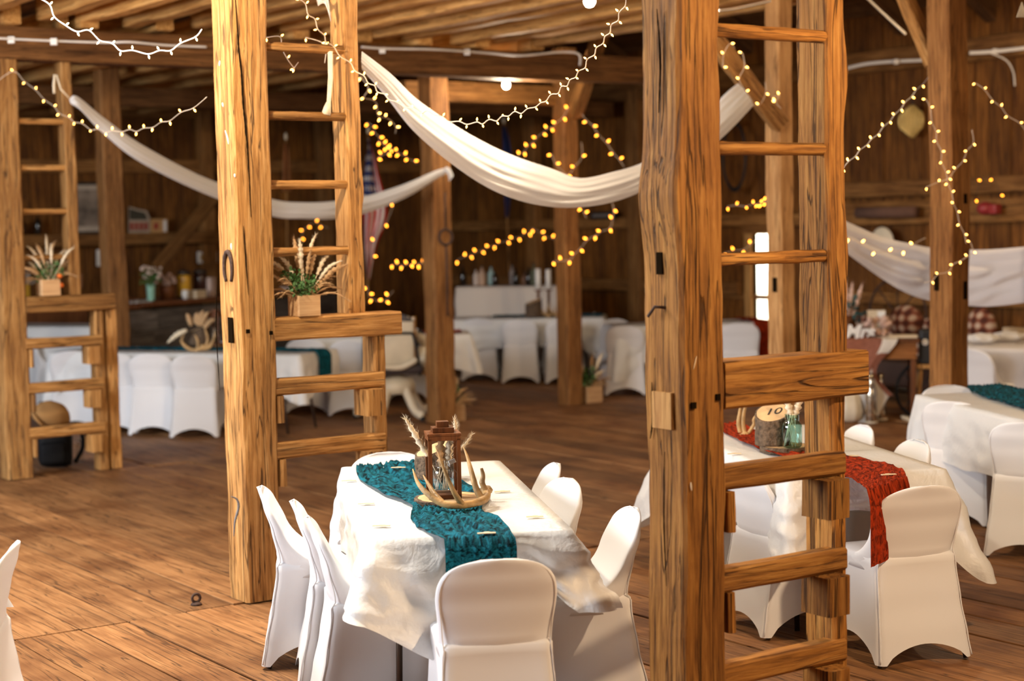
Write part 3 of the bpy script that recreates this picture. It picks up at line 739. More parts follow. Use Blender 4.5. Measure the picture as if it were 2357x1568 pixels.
def runner(label, lefts, rights, z, mat, hang=0.0, seed=0.0, hang_dir=None, tail=0.0, nu=44, group=None):
    """a crinkled gauze strip between two edge polylines lying on the table, hanging over its near end"""
    Lp = catmull(lefts, 110); Rp = catmull(rights, 110)
    bm = bmesh.new()
    rows = [(Lp[i], Rp[i], 0) for i in range(111)]
    if hang > 0:
        l, r = Lp[-1], Rp[-1]; d = hang_dir
        for k in range(1, 26):
            q = k / 25; off = d * (0.016 * min(1, q * 6) + 0.012) - Z * (hang * q)
            rows.append((l + off, r + off, 1))
    g = []; uvm = {}
    for i, (l, r, hg) in enumerate(rows):
        row = []
        for j in range(nu + 1):
            q = j / nu; p = l.lerp(r, q); s = i * 0.02
            ww = nz(q * 11 + 1.6 * nz(s * 2.2, seed), s * 3.2 + q * 3, seed); w2 = nz(q * 24 + 2 * nz(s * 3, seed + 2), s * 5.5, seed + 5); ww = (0.55 - 1.7 * abs(ww)); w2 = 0.5 - 1.6 * abs(w2)
            if hg: p = p + hang_dir * (0.012 * nz(q * 15, s * .8, seed) + 0.006 * nz(q * 32, s, seed) + 0.010)
            else: p = p + Z * (0.016 + 0.016 * ww + 0.010 * w2) + (r - l).normalized() * (0.012 * nz(s * 5, seed + 7) if j in (0, nu) else 0)
            vv = bm.verts.new(p); uvm[vv] = (q, i * 0.012); row.append(vv)
        g.append(row)
    ul = bm.loops.layers.uv.new('UVMap')
    for i in range(len(g) - 1):
        for j in range(nu): 
            fc = bm.faces.new((g[i][j], g[i + 1][j], g[i + 1][j + 1], g[i][j + 1])); fc.smooth = True
            for lp in fc.loops: lp[ul].uv = uvm[lp.vert]
    o = mobj('table_runner', bm, mat, None, Matrix(), smooth=True)
    return lab(o, label, 'table runner', group)

deg = math.radians
def dirv(d): return Vector((math.sin(deg(d)), math.cos(deg(d)), 0))     # heading in degrees, 0 = straight away from the camera
U1 = dirv(-8.6); V1 = Vector((U1.y, -U1.x, 0))
# --- table 1 (front, teal runner)
c1 = Vector((-0.165, 6.29, 0)) + U1 * 0.985
table(c1, U1, 1.94, 0.75, 'front table under the white cloth with the lantern')
def sstep(a, b, x): x = max(0, min(1, (x - a) / (b - a))); return x * x * (3 - 2 * x)
def t1_shape(x, y, nx, ny, base):            # the near end is gathered up between two loose bunches
    L, W = 1.96, 0.77; s = W / 2 - y; dx = x + L / 2
    if dx < 0.03 and s < 0.55:               # left bunch, hanging lower towards the middle
        g = 1 - sstep(0.24, 0.30, s); return (0.135 + (0.13 + 0.15 * min(1, s / 0.24)) * g, -0.15 * g, (0.075 - 0.22 * s) * g, g)
    if s < 0.05 and dx < 0.6:
        g = 1 - sstep(0.05, 0.30, dx); return (0.285 - 0.02 * g, -0.15 * g * (1 - dx * 3) if dx < .33 else 0, 0.075 * g, g * .6)
    if dx < 0.03:
        g = sstep(0.58, 0.66, s); return (0.13 + 0.15 * g, -0.11 * g, -0.10 * g, g)
    if s > W - 0.05 and dx < 0.6:
        g = 1 - sstep(0.10, 0.34, dx); return (0.285, -0.11 * g * max(0, 1 - dx * 3), -0.13 * g, g)
    return None
cloth('tablecloth', c1, U1, 1.96, 0.77, 0.745, 0.285, {(1, 1): (0.4, 0.03, 0.2), (1, -1): (0.4, 0.03, 0.2)}, 'white plastic tablecloth bunched at the front table with the lantern', seed=2.2, ends=(0.135, 0.32), folds=0.012, shape=t1_shape)
zt = 0.748
runner('teal gauze runner on the front table with the lantern',
       [on(822, 1078, zt), on(828, 1112, zt), on(890, 1148, zt), on(948, 1172, zt), on(944, 1196, zt), on(962, 1222, zt), on(1022, 1254, zt)],
       [on(955, 1068, zt), on(1000, 1085, zt), on(1090, 1130, zt), on(1128, 1152, zt), on(1108, 1180, zt), on(1150, 1206, zt), on(1186, 1243, zt)], zt, M_TEAL, 0.125, 1.3, -U1)
X = lambda c, du, dv: c + U1 * du + V1 * dv
chair(X(c1, 0.32, -0.52), dirv(84), 'white covered chair farthest back on the left side of the front table', 'chairs at the front table')
chair(X(c1, -0.10, -0.385), dirv(82), 'white covered chair in the middle of the left side of the front table', 'chairs at the front table')
chair(X(c1, -0.52, -0.335), dirv(80), 'white covered chair nearest the viewer on the left side of the front table', 'chairs at the front table')
chair(X(c1, 0.66, 0.36), -V1, 'white covered chair farthest back on the right side of the front table', 'chairs at the front table')
chair(X(c1, 0.12, 0.34), dirv(-112), 'white covered chair in the middle of the right side of the front table', 'chairs at the front table')
chair(X(c1, -0.66, 0.44), dirv(-100), 'white covered chair between the front table and the big weathered post', 'chairs at the front table')
chair(X(c1, -1.28, 0.02), U1, 'white covered chair seen from behind at the near end of the front table', 'chairs at the front table')
chair(X(c1, 1.06, -0.13), -U1, 'white covered chair at the far end of the front table, behind the lantern', 'chairs at the front table')
# --- table 2 (right of the big post, rust runner)
U2 = dirv(-10.5); V2 = Vector((U2.y, -U2.x, 0))
c2 = Vector((1.60, 7.61, 0)) + U2 * 0.92
table(c2, U2, 1.82, 0.75, 'table with the rust runner behind the near ladder')
cloth('tablecloth', c2, U2, 1.84, 0.77, 0.745, 0.30, {(-1, 1): (0.36, (0.12, 0.05), 0.14), (-1, -1): (0.50, 0.14, 0.2), (1, 1): (0.62, 0.26, 0.24), (1, -1): (0.4, 0.05, 0.2)}, 'white plastic tablecloth under the rust runner behind the near ladder', seed=5.1, ends=(0.15, 0.34), folds=0.014)
runner('rust red gauze runner on the table behind the near ladder',
       [on(1640, 985, zt), on(1700, 1020, zt), on(1760, 1048, zt), on(1900, 1092, zt), on(1968, 1118, zt), on(1995, 1140, zt)],
       [on(1700, 978, zt), on(1780, 1015, zt), on(1880, 1040, zt), on(2000, 1068, zt), on(2070, 1088, zt), on(2088, 1108, zt)], zt, M_RUST, 0.30, 4.1, -U2)
X = lambda c, du, dv: c + U2 * du + V2 * dv
chair(X(c2, -1.17, 0.01), dirv(-19), 'white covered chair seen whole from behind at the near end of the rust-runner table', 'chairs at the rust-runner table')
chair(X(c2, -0.60, -0.27), dirv(68), 'white covered chair seen through the near ladder, left side of the rust-runner table', 'chairs at the rust-runner table')
chair(X(c2, 0.12, -0.42), V2, 'white covered chair peeking out left of the big weathered post', 'chairs at the rust-runner table')
chair(X(c2, -0.05, 0.38), -V2, 'white covered chair poking above the right side of the rust-runner table', 'chairs at the rust-runner table')
chair(X(c2, 0.62, 0.36), -V2, 'white covered chair just right of the near ladder rail at the rust-runner table', 'chairs at the rust-runner table')
# --- table 3 (far right, dark teal runner)
U3 = dirv(-9.5); V3 = Vector((U3.y, -U3.x, 0))
c3 = Vector((2.60, 10.92, 0)) - U3 * 0.95 + V3 * 0.385
table(c3, U3, 1.88, 0.75, 'table with teal runner at the right edge of the picture')
cloth('tablecloth', c3, U3, 1.90, 0.77, 0.745, 0.36, {(1, 1): (0.62, 0.05, 0.2), (1, -1): (0.5, 0.03, 0.2)}, 'white tablecloth on the right-edge table with teal runner', seed=8.3, folds=0.012, ends=(0.3, 0.45))
runner('dark teal gauze runner on the right-edge table', [on(2222, 896, zt), on(2250, 915, zt), on(2310, 934, zt), on(2420, 968, zt)], [on(2300, 890, zt), on(2340, 899, zt), on(2400, 915, zt), on(2480, 935, zt)], zt, M_TEAL, 0, 7.0)
X = lambda c, du, dv: c + U3 * du + V3 * dv
chair(X(c3, 1.03, -0.02), -U3, 'white covered chair at the far end of the right-edge table, before the dark lit post', 'chairs at the right-edge table')
chair((2.83, 10.55), dirv(34), 'white covered chair with a tall curved back left of the right-edge table', 'chairs at the right-edge table')
chair((2.93, 9.45), dirv(30), 'white covered chair cut by the picture edge at the right-edge table', 'chairs at the right-edge table')
# --- table 4 (left, long, teal runner)
U4 = Vector((0.955, -0.297, 0)).normalized(); V4 = Vector((0.297, 0.955, 0)).normalized()
pL = on(112, 812, 0.745); pRt = on(690, 818, 0.745); L4 = (pRt - pL).length; U4 = (pRt - pL).normalized(); V4 = Vector((-U4.y, U4.x, 0))
c4_ = (pL + pRt) / 2 + V4 * 0.37; c4_.z = 0
table(c4_, U4, L4 - 0.04, 0.74, 'long table with antler centerpiece before the bar counter')
cloth('tablecloth', c4_, U4, L4, 0.76, 0.745, 0.30, {(-1, -1): (0.5, 0.04, 0.2), (1, -1): (0.45, 0.03, 0.2)}, 'white tablecloth on the long table before the bar counter', seed=3.7, folds=0.012)
lz = 0.748
runner('dark teal runner along the long table before the bar counter', [pRt + V4 * 0.28 + Z * .003 + U4 * -0.02, pRt + V4 * .30 - U4 * 1.2, pL + V4 * .28 + U4 * 0.45], [pRt + V4 * 0.52 - U4 * 0.02, pRt + V4 * .54 - U4 * 1.2, pL + V4 * .5 + U4 * 0.45], lz, M_TEAL, 0, 9.0)
runner('end of the teal runner hanging off the right end of the long table', [pRt + V4 * 0.28 - U4 * 0.06, pRt + V4 * 0.28 + U4 * 0.012], [pRt + V4 * 0.52 - U4 * 0.06, pRt + V4 * 0.52 + U4 * 0.012], lz, M_TEAL, 0.22, 9.5, U4)
def cfoot(px, py, heading, label, group, back=0.27):
    """a chair whose rear hem is seen at the pixel"""
    g = on(px, py, 0.0); h = dirv(heading); return chair(g + h * back, h, label, group)
G4 = 'chairs at the long table before the bar'
cfoot(170, 990, -8, 'white covered chair behind the left ladder at the long table', G4)
cfoot(262, 1001, 0, 'white covered chair just right of the left ladder at the long table', G4)
cfoot(350, 1004, 2, 'middle one of the three chairs seen clear of the left ladder at the long table', G4)
cfoot(446, 1010, 3, 'white covered chair nearest the tall bright post at the long table', G4)
chair(c4_ + V4 * 0.66 - U4 * 0.17, -V4, 'white covered chair on the bar side of the long table', G4)
# --- table 7 (behind the middle ladder, red runner)
c7 = at(930, 775, 17.75); c7.z = 0; U7 = Vector((0.99, 0.10, 0)).normalized()
c7 = Vector((-1.36, 18.1, 0))
table(c7, U7, 1.78, 0.74, 'table with red runner behind the cream barber chair')
cloth('tablecloth', c7, U7, 1.8, 0.76, 0.745, 0.32, {(1, -1): (0.40, 0.07, 0.16), (1, 1): (0.4, 0.07, 0.16)}, 'white tablecloth on the red-runner table behind the cream barber chair', seed=6.6, folds=0.02)
V7 = Vector((-U7.y, U7.x, 0))
runner('dark red runner on the table behind the cream barber chair', [c7 + U7 * 0.82 - V7 * 0.12 + Z * lz, c7 - U7 * 0.7 - V7 * 0.12 + Z * lz], [c7 + U7 * 0.82 + V7 * 0.12 + Z * lz, c7 - U7 * 0.7 + V7 * 0.12 + Z * lz], lz, M_RUST, 0, 2.0)
G7 = 'chairs at the table behind the barber chair'
cfoot(706, 952, 2, 'white covered chair seen through the middle ladder, beside the long table end', G7)
cfoot(806, 960, 4, 'white covered chair behind the lower rail of the middle ladder', G7)
chair(c7 + V7 * 0.6 + U7 * 0.25, -V7, 'white covered chair at the far side of the red-runner table', G7)
# --- table 5 (centre, far)
c5 = Vector((0.22, 20.85, 0)); U5 = Vector((0.995, -0.09, 0)).normalized(); V5 = Vector((-U5.y, U5.x, 0))
table(c5, U5, 1.84, 0.74, 'far table before the tall white-skirted bar')
cloth('tablecloth', c5, U5, 1.86, 0.76, 0.745, 0.34, {(-1, -1): (0.6, 0.05, 0.2), (1, -1): (0.55, 0.05, 0.2)}, 'white tablecloth on the far table before the tall white-skirted bar', seed=1.9, folds=0.016)
runner('dark runner on the far table before the white-skirted bar', [c5 + U5 * 0.9 - V5 * 0.1 + Z * lz, c5 - U5 * 0.45 - V5 * 0.1 + Z * lz], [c5 + U5 * 0.9 + V5 * 0.16 + Z * lz, c5 - U5 * 0.45 + V5 * 0.16 + Z * lz], lz, M_TEAL, 0, 5.5)
G5 = 'chairs at the far table'
cfoot(1104, 878, 6, 'white covered chair right beside the iron-ring post at the far table', G5)
cfoot(1198, 884, 3, 'white covered chair in the middle of the near side of the far table', G5)
cfoot(1300, 884, -4, 'white covered chair half hidden by the post with peaked lights', G5)
cfoot(1372, 860, -80, 'white covered chair seen edge-on at the right end of the far table', G5)
# --- table 6 (behind the big post)
c6 = Vector((2.02, 19.0, 0)); U6 = Vector((0.985, 0.17, 0)).normalized(); V6 = Vector((-U6.y, U6.x, 0))
table(c6, U6, 1.84, 0.74, 'table behind the big weathered post, near the bright doorway')
cloth('tablecloth', c6, U6, 1.86, 0.76, 0.745, 0.36, {(-1, -1): (0.6, 0.06, 0.2), (-1, 1): (0.5, 0.06, 0.2)}, 'white tablecloth behind the big weathered post near the doorway', seed=7.9, folds=0.016)
runner('rust runner across the table near the bright doorway', [c6 + U6 * 0.60 + V6 * 0.36 + Z * lz, c6 + U6 * 0.60 - V6 * 0.385 + Z * lz], [c6 + U6 * 0.82 + V6 * 0.36 + Z * lz, c6 + U6 * 0.82 - V6 * 0.385 + Z * lz], lz, M_RUST, 0.5, 3.0, -V6, group=None)
G6 = 'chairs at the table near the doorway'
cfoot(1440, 912, 5, 'white covered chair just left of the big weathered post, deep in the room', G6)
cfoot(1705, 905, 8, 'white covered chair seen through the near ladder before the bright doorway', G6)
chair(c6 - U6 * 0.62 + V6 * 0.62, -V6 + U6 * .3, 'white covered chair on the far side of the table near the doorway', G6)
chair(c6 + U6 * 0.35 + V6 * 0.66, -V6, 'white covered chair at the doorway side of the table near the doorway', G6)
# --- cloth-covered stand behind the left ladder
c8 = at(120, 750, 19.0); c8.z = 0
table(c8, U4, 1.5, 0.6, 'cloth-covered table behind the left ladder', H=0.86)
cloth('tablecloth', c8, U4, 1.52, 0.62, 0.87, 0.62, {}, 'pale tablecloth hanging behind the left ladder', mat=M_PLASTIC, seed=4.4, folds=0.02)
cfoot(62, 935, 60, 'white covered chair peeking past the far left post', None)
# --- round table at the right edge
cr_ = at(2352, 800, 14.9); cr_.z = 0
t = thing('round_table', cr_, 'round table under a sheer cloth at the right edge', 'table')
bm = bmesh.new(); a_lathe(bm, [(0.02, 0.715), (0.54, 0.715), (0.55, 0.725), (0.54, 0.738), (0.02, 0.738)], 40); mobj('tabletop', bm, M_WHITE, t)
for k in range(4):
    bm = bmesh.new(); q = k * math.pi / 2 + .4; a_tube(bm, [(0.36 * math.cos(q), 0.36 * math.sin(q), 0), (0.30 * math.cos(q), 0.30 * math.sin(q), 0.72)], 0.014, 8); mobj('leg', bm, M_METAL, t, smooth=True)
cloth('tablecloth', cr_, U3, 1.12, 1.12, 0.748, 0.55, {}, 'sheer white cloth draped over the round table at the right edge', mat=M_SHEER, seed=2.9, folds=0.03, round_=True)
chair(cr_ + Vector((-0.42, -0.45, 0)), Vector((0.75, 0.55, 0)).normalized(), 'white covered chair at the near side of the round table, by the dark lit post', 'chairs at the round table')
chair(cr_ + Vector((-0.20, 0.75, 0)), Vector((0.1, -1, 0)).normalized(), 'white covered chair at the far side of the round table', 'chairs at the round table')
# --- table off the left edge
c0 = Vector((-2.76, 6.35, 0)); U0 = dirv(-6); V0 = Vector((U0.y, -U0.x, 0))
table(c0, U0, 1.82, 0.75, 'table mostly outside the left edge of the picture')
cloth('tablecloth', c0, U0, 1.84, 0.77, 0.745, 0.33, {(1, -1): (0.5, 0.18, 0.2), (-1, -1): (0.4, 0.1, 0.2)}, 'white plastic tablecloth corner at the bottom left edge', seed=9.1, folds=0.016)
chair(c0 + V0 * 0.62 - U0 * 0.20, -V0, 'white covered chair cut by the bottom left edge of the picture', None)
# ------------------------------------------------------------------ lamps and string lights
def lamp(px, d, power, label, r=0.035, col=(1.0, 0.84, 0.62)):
    p = at(px[0], px[1], d) if len(px) == 2 else Vector(px)
    t = thing('hanging_bulb', p, label, 'light bulb', 'bare bulbs under the loft')
    bm = bmesh.new(); a_lathe(bm, [(0.004, -r), (r * .6, -r * .85), (r * .95, -r * .3), (r, 0.1 * r), (r * .8, r * .7), (r * .42, r * 1.3)], 20); mobj('bulb', bm, M_LAMP, t, smooth=True)
    bm = bmesh.new(); a_lathe(bm, [(r * .45, r * 1.25), (r * .55, r * 1.4), (r * .55, r * 2.4), (r * .2, r * 2.6)], 16); a_tube(bm, [(0, 0, r * 2.5), (0, 0, r * 2.5 + 0.10)], 0.004, 6); mobj('lamp_holder', bm, M_BLACK, t)
    l = bpy.data.lights.new('lamp_light', 'POINT'); l.energy = power; l.color = col; l.shadow_soft_size = 0.06
    lo = bpy.data.objects.new('lamp_light', l); place(lo, Matrix.Translation(p - Z * (r + 0.09)), t)
    return t
_bulb_me = {}
def bulb_mesh(mat, r):
    k = (mat.name, r)
    if k not in _bulb_me:
        bm = bmesh.new(); a_lathe(bm, [(r * .75, 0.0), (r, r * .9), (r * .85, r * 2.0), (r * .35, r * 3.1), (r * .05, r * 3.4)], 8)
        me = bpy.data.meshes.new('bulb'); bmesh.ops.recalc_face_normals(bm, faces=bm.faces); bm.to_mesh(me); bm.free(); me.materials.append(mat); _bulb_me[k] = me
    return _bulb_me[k]
_str = [0]
def string(label, pts, step=0.07, r=0.0055, mat=None, wire=None, group=None, zig=0.010, wr=0.0022, sag=True):
    """pts: (pixel x, pixel y, metres away); bulbs every `step` metres along the wire, on alternating sides"""
    mat = mat or (M_BULBF if pts[0][2] > 15 else M_BULB); _str[0] += 1; rng = random.Random(_str[0] * 7 + 1)
    W = catmull([at(*p) for p in pts], 40 * (len(pts) - 1))
    L = [0.0]
    for i in range(1, len(W)): L.append(L[-1] + (W[i] - W[i - 1]).length)
    def P(s):
        for i in range(1, len(W)):
            if L[i] >= s:
                q = (s - L[i - 1]) / max(1e-6, L[i] - L[i - 1]); return W[i - 1].lerp(W[i], q), (W[i] - W[i - 1]).normalized()
        return W[-1], (W[-1] - W[-2]).normalized()
    n = min(100, max(2, int(L[-1] / step)))
    t = thing('string_light', W[0], label, 'string lights', group)
    nodes = []; blobs = []
    for k in range(n + 1):
        s = L[-1] * min(1, max(0, (k + rng.uniform(-.18, .18)) / n)); p, d = P(s)
        side = d.cross(Vector((0, 1, 0))).normalized() * (1 if k % 2 else -1)
        o = side * zig * rng.uniform(0.3, 1.0) + Vector((0, 1, 0)) * zig * rng.uniform(-.6, .6)
        nodes.append(p + o)
        if k < n: blobs.append((p + o, (side * rng.uniform(.6, 1) + d * rng.uniform(-.7, .7) + Vector((0, rng.uniform(-.6, .3), rng.uniform(-.4, .2)))).normalized()))
    path = catmull(nodes, 5 * (len(nodes) - 1))
    bm = bmesh.new(); a_tube(bm, [p - W[0] for p in path], wr, 5)
    for (p, q) in blobs: a_tube(bm, [p - W[0], p - W[0] + q * r * 2.2], r * 0.55, 6)
    mobj('wire', bm, wire or M_WIRE, t, smooth=True)
    for (p, q) in blobs:
        o = bpy.data.objects.new('bulb', bulb_mesh(mat, r))
        place(o, along(p + q * r * 1.9, p + q * r * 3, Vector((1, 0.1, 0.2)).normalized()), t)
    return t
lamp((1357, 3), 9.6, 110, 'bare glowing bulb at the top of the picture above the main swag')
lamp((1165, 196), 16.2, 60, 'bare glowing bulb hanging deep in the room behind the main string')
lamp((-1.75, 7.3, 3.45), 0, 240, 'bare bulb above the tall bright post, just out of the picture')
lamp((2.6, 4.6, 3.3), 0, 380, 'bare bulb above the near ladder, out of the picture', col=(1.0, 0.70, 0.42))
lamp((-3.3, 10.2, 3.4), 0, 60, 'bare bulb above the left floor, out of the picture')
lamp((4.5, 13.6, 3.3), 0, 120, 'bare bulb above the right-edge table, out of the picture', col=(1.0, 0.70, 0.38))

GS = 'mini string lights'
string('bright white string light at the top left, ending at the tall post', [(95, -8, 8.3), (150, 62, 8.3), (190, 70, 8.3), (245, 98, 8.4), (272, 112, 8.4), (340, 122, 8.4), (376, 118, 8.4), (412, 104, 8.4), (470, 72, 8.45)], 0.062, 0.0046, M_BULBW, M_WIREW, GS, 0.013, 0.0035)
string('string light drooping from the left post to the tall bright post', [(-20, 195, 13.0), (38, 165, 12.9), (60, 190, 12.8), (110, 232, 12.4), (150, 268, 12.0), (225, 300, 11.2), (300, 300, 10.4), (345, 293, 9.9), (400, 270, 9.4), (478, 225, 8.9)], 0.21, 0.0050, group=GS)
string('long string light drooping across the middle over the main swag', [(690, -5, 8.6), (745, 82, 8.8), (775, 118, 8.9), (830, 172, 8.9), (900, 230, 8.7), (960, 254, 8.6), (1000, 263, 8.5), (1050, 283, 8.4), (1110, 281, 8.3), (1175, 264, 8.1), (1240, 241, 7.9), (1290, 205, 7.7), (1330, 170, 7.5), (1375, 110, 7.3), (1410, 62, 7.1), (1445, -8, 6.9)], 0.055, 0.0043, group=GS, zig=0.0095, wr=0.003)
string('short string light tangled behind the top rung of the middle ladder', [(612, 84, 9.0), (640, 82, 9.0), (650, 105, 9.0), (655, 130, 9.0), (662, 140, 9.0), (690, 162, 9.0), (672, 148, 8.98), (690, 140, 8.98)], 0.064, 0.0046, group=GS)
string('string light hanging beside the dark rail of the middle ladder', [(705, 82, 9.1), (735, 95, 9.1), (750, 112, 9.1), (752, 145, 9.1)], 0.09, 0.0046, group=GS)
string('string light bunch dangling behind the start of the main swag', [(832, 175, 12.5), (850, 195, 12.5), (838, 222, 12.6), (870, 240, 12.8), (868, 265, 13), (905, 280, 13.3), (912, 310, 13.5)], 0.11, 0.0068, group=GS)
string('far string light above the striped flag, falling to the ring post', [(848, 282, 17.5), (862, 300, 17.5), (880, 330, 17.6), (905, 345, 17.8), (930, 358, 17.9), (962, 378, 18)], 0.06, 0.0088, group=GS)
string('short far string light beside the blue star field of the flag', [(868, 365, 17.5), (885, 355, 17.5), (905, 340, 17.6)], 0.055, 0.0088, group=GS)
string('far string light climbing left to the peak on the far post', [(1188, 368, 18.2), (1215, 338, 18), (1250, 305, 17.8), (1285, 280, 17.6), (1318, 238, 17.5)], 0.085, 0.0088, group=GS)
string('far string light falling right from the peak on the far post', [(1318, 240, 17.5), (1345, 270, 17.5), (1372, 302, 17.4), (1400, 335, 17.4), (1440, 388, 17.3)], 0.11, 0.0088, group=GS)
string('far string light looped low on the far post under its peak', [(1270, 352, 17.45), (1278, 378, 17.45), (1302, 402, 17.45), (1320, 388, 17.45), (1336, 375, 17.45), (1340, 328, 17.45)], 0.13, 0.0088, group=GS)
string('far string light rising over the bottles to a small peak', [(1052, 598, 20.6), (1085, 586, 20.6), (1120, 572, 20.7), (1160, 556, 20.8), (1205, 541, 20.9), (1228, 526, 21)], 0.085, 0.0095, group=GS)
string('far string light falling from the small peak to the far post', [(1228, 526, 20.6), (1246, 538, 20.5), (1262, 545, 20.4), (1282, 556, 20.2)], 0.11, 0.0095, group=GS)
string('far string light swinging up right of the far post', [(1272, 602, 17.3), (1312, 597, 17.2), (1345, 560, 17.2), (1372, 540, 17.2), (1400, 526, 17.2), (1412, 505, 17.2), (1409, 462, 17.2)], 0.085, 0.0088, group=GS)
string('two-bulb end of a far string light under the main swag', [(1340, 478, 17.3), (1344, 490, 17.3), (1350, 502, 17.3)], 0.055, 0.0088, group=GS)
string('level far string light left of the ring post', [(902, 608, 18.5), (930, 610, 18.5), (955, 607, 18.4), (980, 606, 18.3)], 0.055, 0.0095, group=GS)
string('far string light drooping under the flag behind the middle ladder', [(845, 660, 18.5), (850, 680, 18.5), (868, 694, 18.5), (885, 693, 18.5), (905, 668, 18.5)], 0.07, 0.0095, group=GS)
string('far string light hanging along the edge of the flag', [(905, 478, 19), (880, 525, 19), (862, 552, 19), (852, 640, 19)], 0.2, 0.0088, group=GS)
string('far orange string light behind the middle ladder rungs', [(692, 548, 21), (700, 530, 21), (718, 513, 21), (738, 517, 21), (756, 526, 21)], 0.09, 0.0088, group=GS)
string('string light behind the near ladder, left of the doorway', [(1668, 582, 17.2), (1700, 577, 17.2), (1720, 570, 17.2), (1740, 552, 17.2), (1762, 540, 17.2)], 0.085, 0.0088, group=GS)
string('short string light high behind the near ladder', [(1675, 474, 15.5), (1710, 474, 15.3), (1740, 470, 15), (1768, 462, 14)], 0.13, 0.0068, group=GS)
string('string light hung from the brace, left strand', [(1662, 155, 12.1), (1668, 125, 12.15), (1683, 95, 12.15), (1690, 112, 12.2)], 0.075, 0.0058, group=GS)
string('string light hung over the brace, middle strand', [(1712, 122, 12.2), (1712, 150, 12.2), (1705, 190, 12.3), (1735, 245, 12.4), (1758, 230, 12.4), (1764, 190, 12.5)], 0.095, 0.0058, group=GS)
string('string light knotted where the brace meets the slender post', [(1778, 222, 12.5), (1795, 222, 12.5), (1788, 232, 12.5), (1797, 252, 12.5)], 0.05, 0.0058, group=GS)
string('straight string light slanting up to the dark lit post', [(1938, 388, 9.4), (1985, 342, 10.0), (2035, 292, 10.7), (2085, 235, 11.4), (2138, 178, 12.1)], 0.19, 0.0050, wire=M_WIREW, group=GS, zig=0.006)
string('string light running down the face of the dark lit post', [(2133, 228, 11.95), (2143, 262, 11.95), (2160, 330, 11.95), (2176, 395, 11.95), (2190, 445, 11.95), (2205, 500, 11.95), (2226, 562, 11.95)], 0.075, 0.0046, group=GS)
string('string light swept across the dark lit post to its right edge', [(2132, 428, 11.95), (2165, 420, 11.95), (2200, 392, 11.95), (2225, 352, 11.95), (2240, 320, 11.95), (2240, 298, 11.95)], 0.075, 0.0046, group=GS)
string('string light curling low across the dark lit post', [(2234, 556, 11.95), (2238, 575, 11.95), (2228, 592, 11.95), (2205, 600, 11.95), (2190, 618, 11.95), (2160, 635, 11.95), (2128, 652, 11.95)], 0.06, 0.0046, group=GS)
string('string light slanting down at the top right edge', [(2245, 190, 12.2), (2275, 220, 12.2), (2315, 258, 12.2), (2365, 305, 12.2)], 0.085, 0.0046, group=GS)
string('string light lying across the sheer swag', [(1955, 545, 13.4), (1985, 565, 13.4), (2025, 580, 13.4), (2060, 580, 13.4), (2100, 565, 13.4), (2132, 545, 13.4)], 0.10, 0.0075, group=GS)
string('string light on a dark wire hooked over the side-wall beams', [(2245, 458, 16.5), (2256, 425, 16.5), (2275, 402, 16.5), (2295, 425, 16.5), (2302, 455, 16.5), (2318, 485, 16.5)], 0.14, 0.0068, wire=M_BLACK, group=GS)

# ------------------------------------------------------------------ electric cables
def cable(label, pts, r=0.008, clips=(), mat=None):
    W = catmull([at(*p) for p in pts], 12 * len(pts)); t = thing('electric_cable', W[0], label, 'cable')
    bm = bmesh.new(); a_tube(bm, [p - W[0] for p in W], r, 6); mobj('cable', bm, mat or M_CABLE, t, smooth=True)
    for c in clips:
        bm = bmesh.new(); p = at(*c) - W[0]; a_box(bm, p, (0.05, 0.02, 0.05), bev=0.004); mobj('clip', bm, M_CABLE, t)
    return t
cable('white cable pair along the tie beam left of the tall post', [(-10, 88, 12.45), (120, 94, 12.6), (240, 98, 12.75), (300, 97, 12.8), (380, 104, 12.95), (475, 108, 13.1)], 0.009, [(26, 92, 12.5), (124, 96, 12.6)])
cable('white cable sagging along the tie beam behind the main string', [(832, 108, 13.9), (890, 112, 14.0), (1000, 114, 14.2), (1120, 122, 14.5), (1200, 128, 14.6), (1290, 120, 14.8), (1332, 125, 14.85), (1335, 150, 14.9)], 0.010, [(880, 116, 14.0), (1075, 120, 14.4)])
cable('white cable stapled along the side-wall plate', [(1940, 160, 17.6), (1990, 148, 17.5), (2050, 142, 17.3), (2140, 138, 17.0)], 0.018, [(2063, 142, 17.2)])
cable('white cable on the side-wall plate right of the dark lit post', [(2232, 122, 16.5), (2285, 119, 16.4), (2365, 110, 16.2)], 0.020, [(2290, 118, 16.4)])
cable('grey cable dropping from the plate at the top right', [(2275, 120, 16.4), (2315, 138, 16.4), (2332, 165, 16.4), (2336, 198, 16.4)], 0.008)
cable('straight white conduit under the side-aisle roof', [(1990, -10, 14.0), (2030, 28, 14.2), (2084, 78, 14.4)], 0.010)
cable('white cable crossing behind the near ladder top', [(1655, 24, 9.5), (1700, 18, 9.7), (1772, 2, 10)], 0.010)

# ------------------------------------------------------------------ swags of cloth
def swag(label, top, bot, mat, bulge=0.07, nu=90, nv=26, seed=0.0, pleats=5, knots=()):
    T = catmull([at(*p) for p in top], nu); Bm = catmull([at(*p) for p in bot], nu)
    bm = bmesh.new(); O = T[0]
    back = Vector((0, 1, 0))
    for sgn in (1, -1):
        def fn(u, v, sgn=sgn):
            i = min(nu, int(round(u * nu))); p = T[i].lerp(Bm[i], v)
            ht = (T[i] - Bm[i]).length
            s = math.sin(math.pi * v) ** 0.7
            pl = math.sin(v * pleats * 6.28 + 2.5 * nz(u * 3, seed, sgn)) * 0.035 * ht + nz(v * 6 + u * 4, u * 5, seed + sgn) * 0.16 * ht
            return p - O - back * sgn * (min(bulge, ht * .4) * s) - back * pl * s * sgn
        a_grid(bm, fn, nu, nv)
    o = mobj('fabric_swag', bm, mat, None, Matrix.Translation(O), smooth=True)
    return lab(o, label, 'fabric swag', 'white fabric swags')
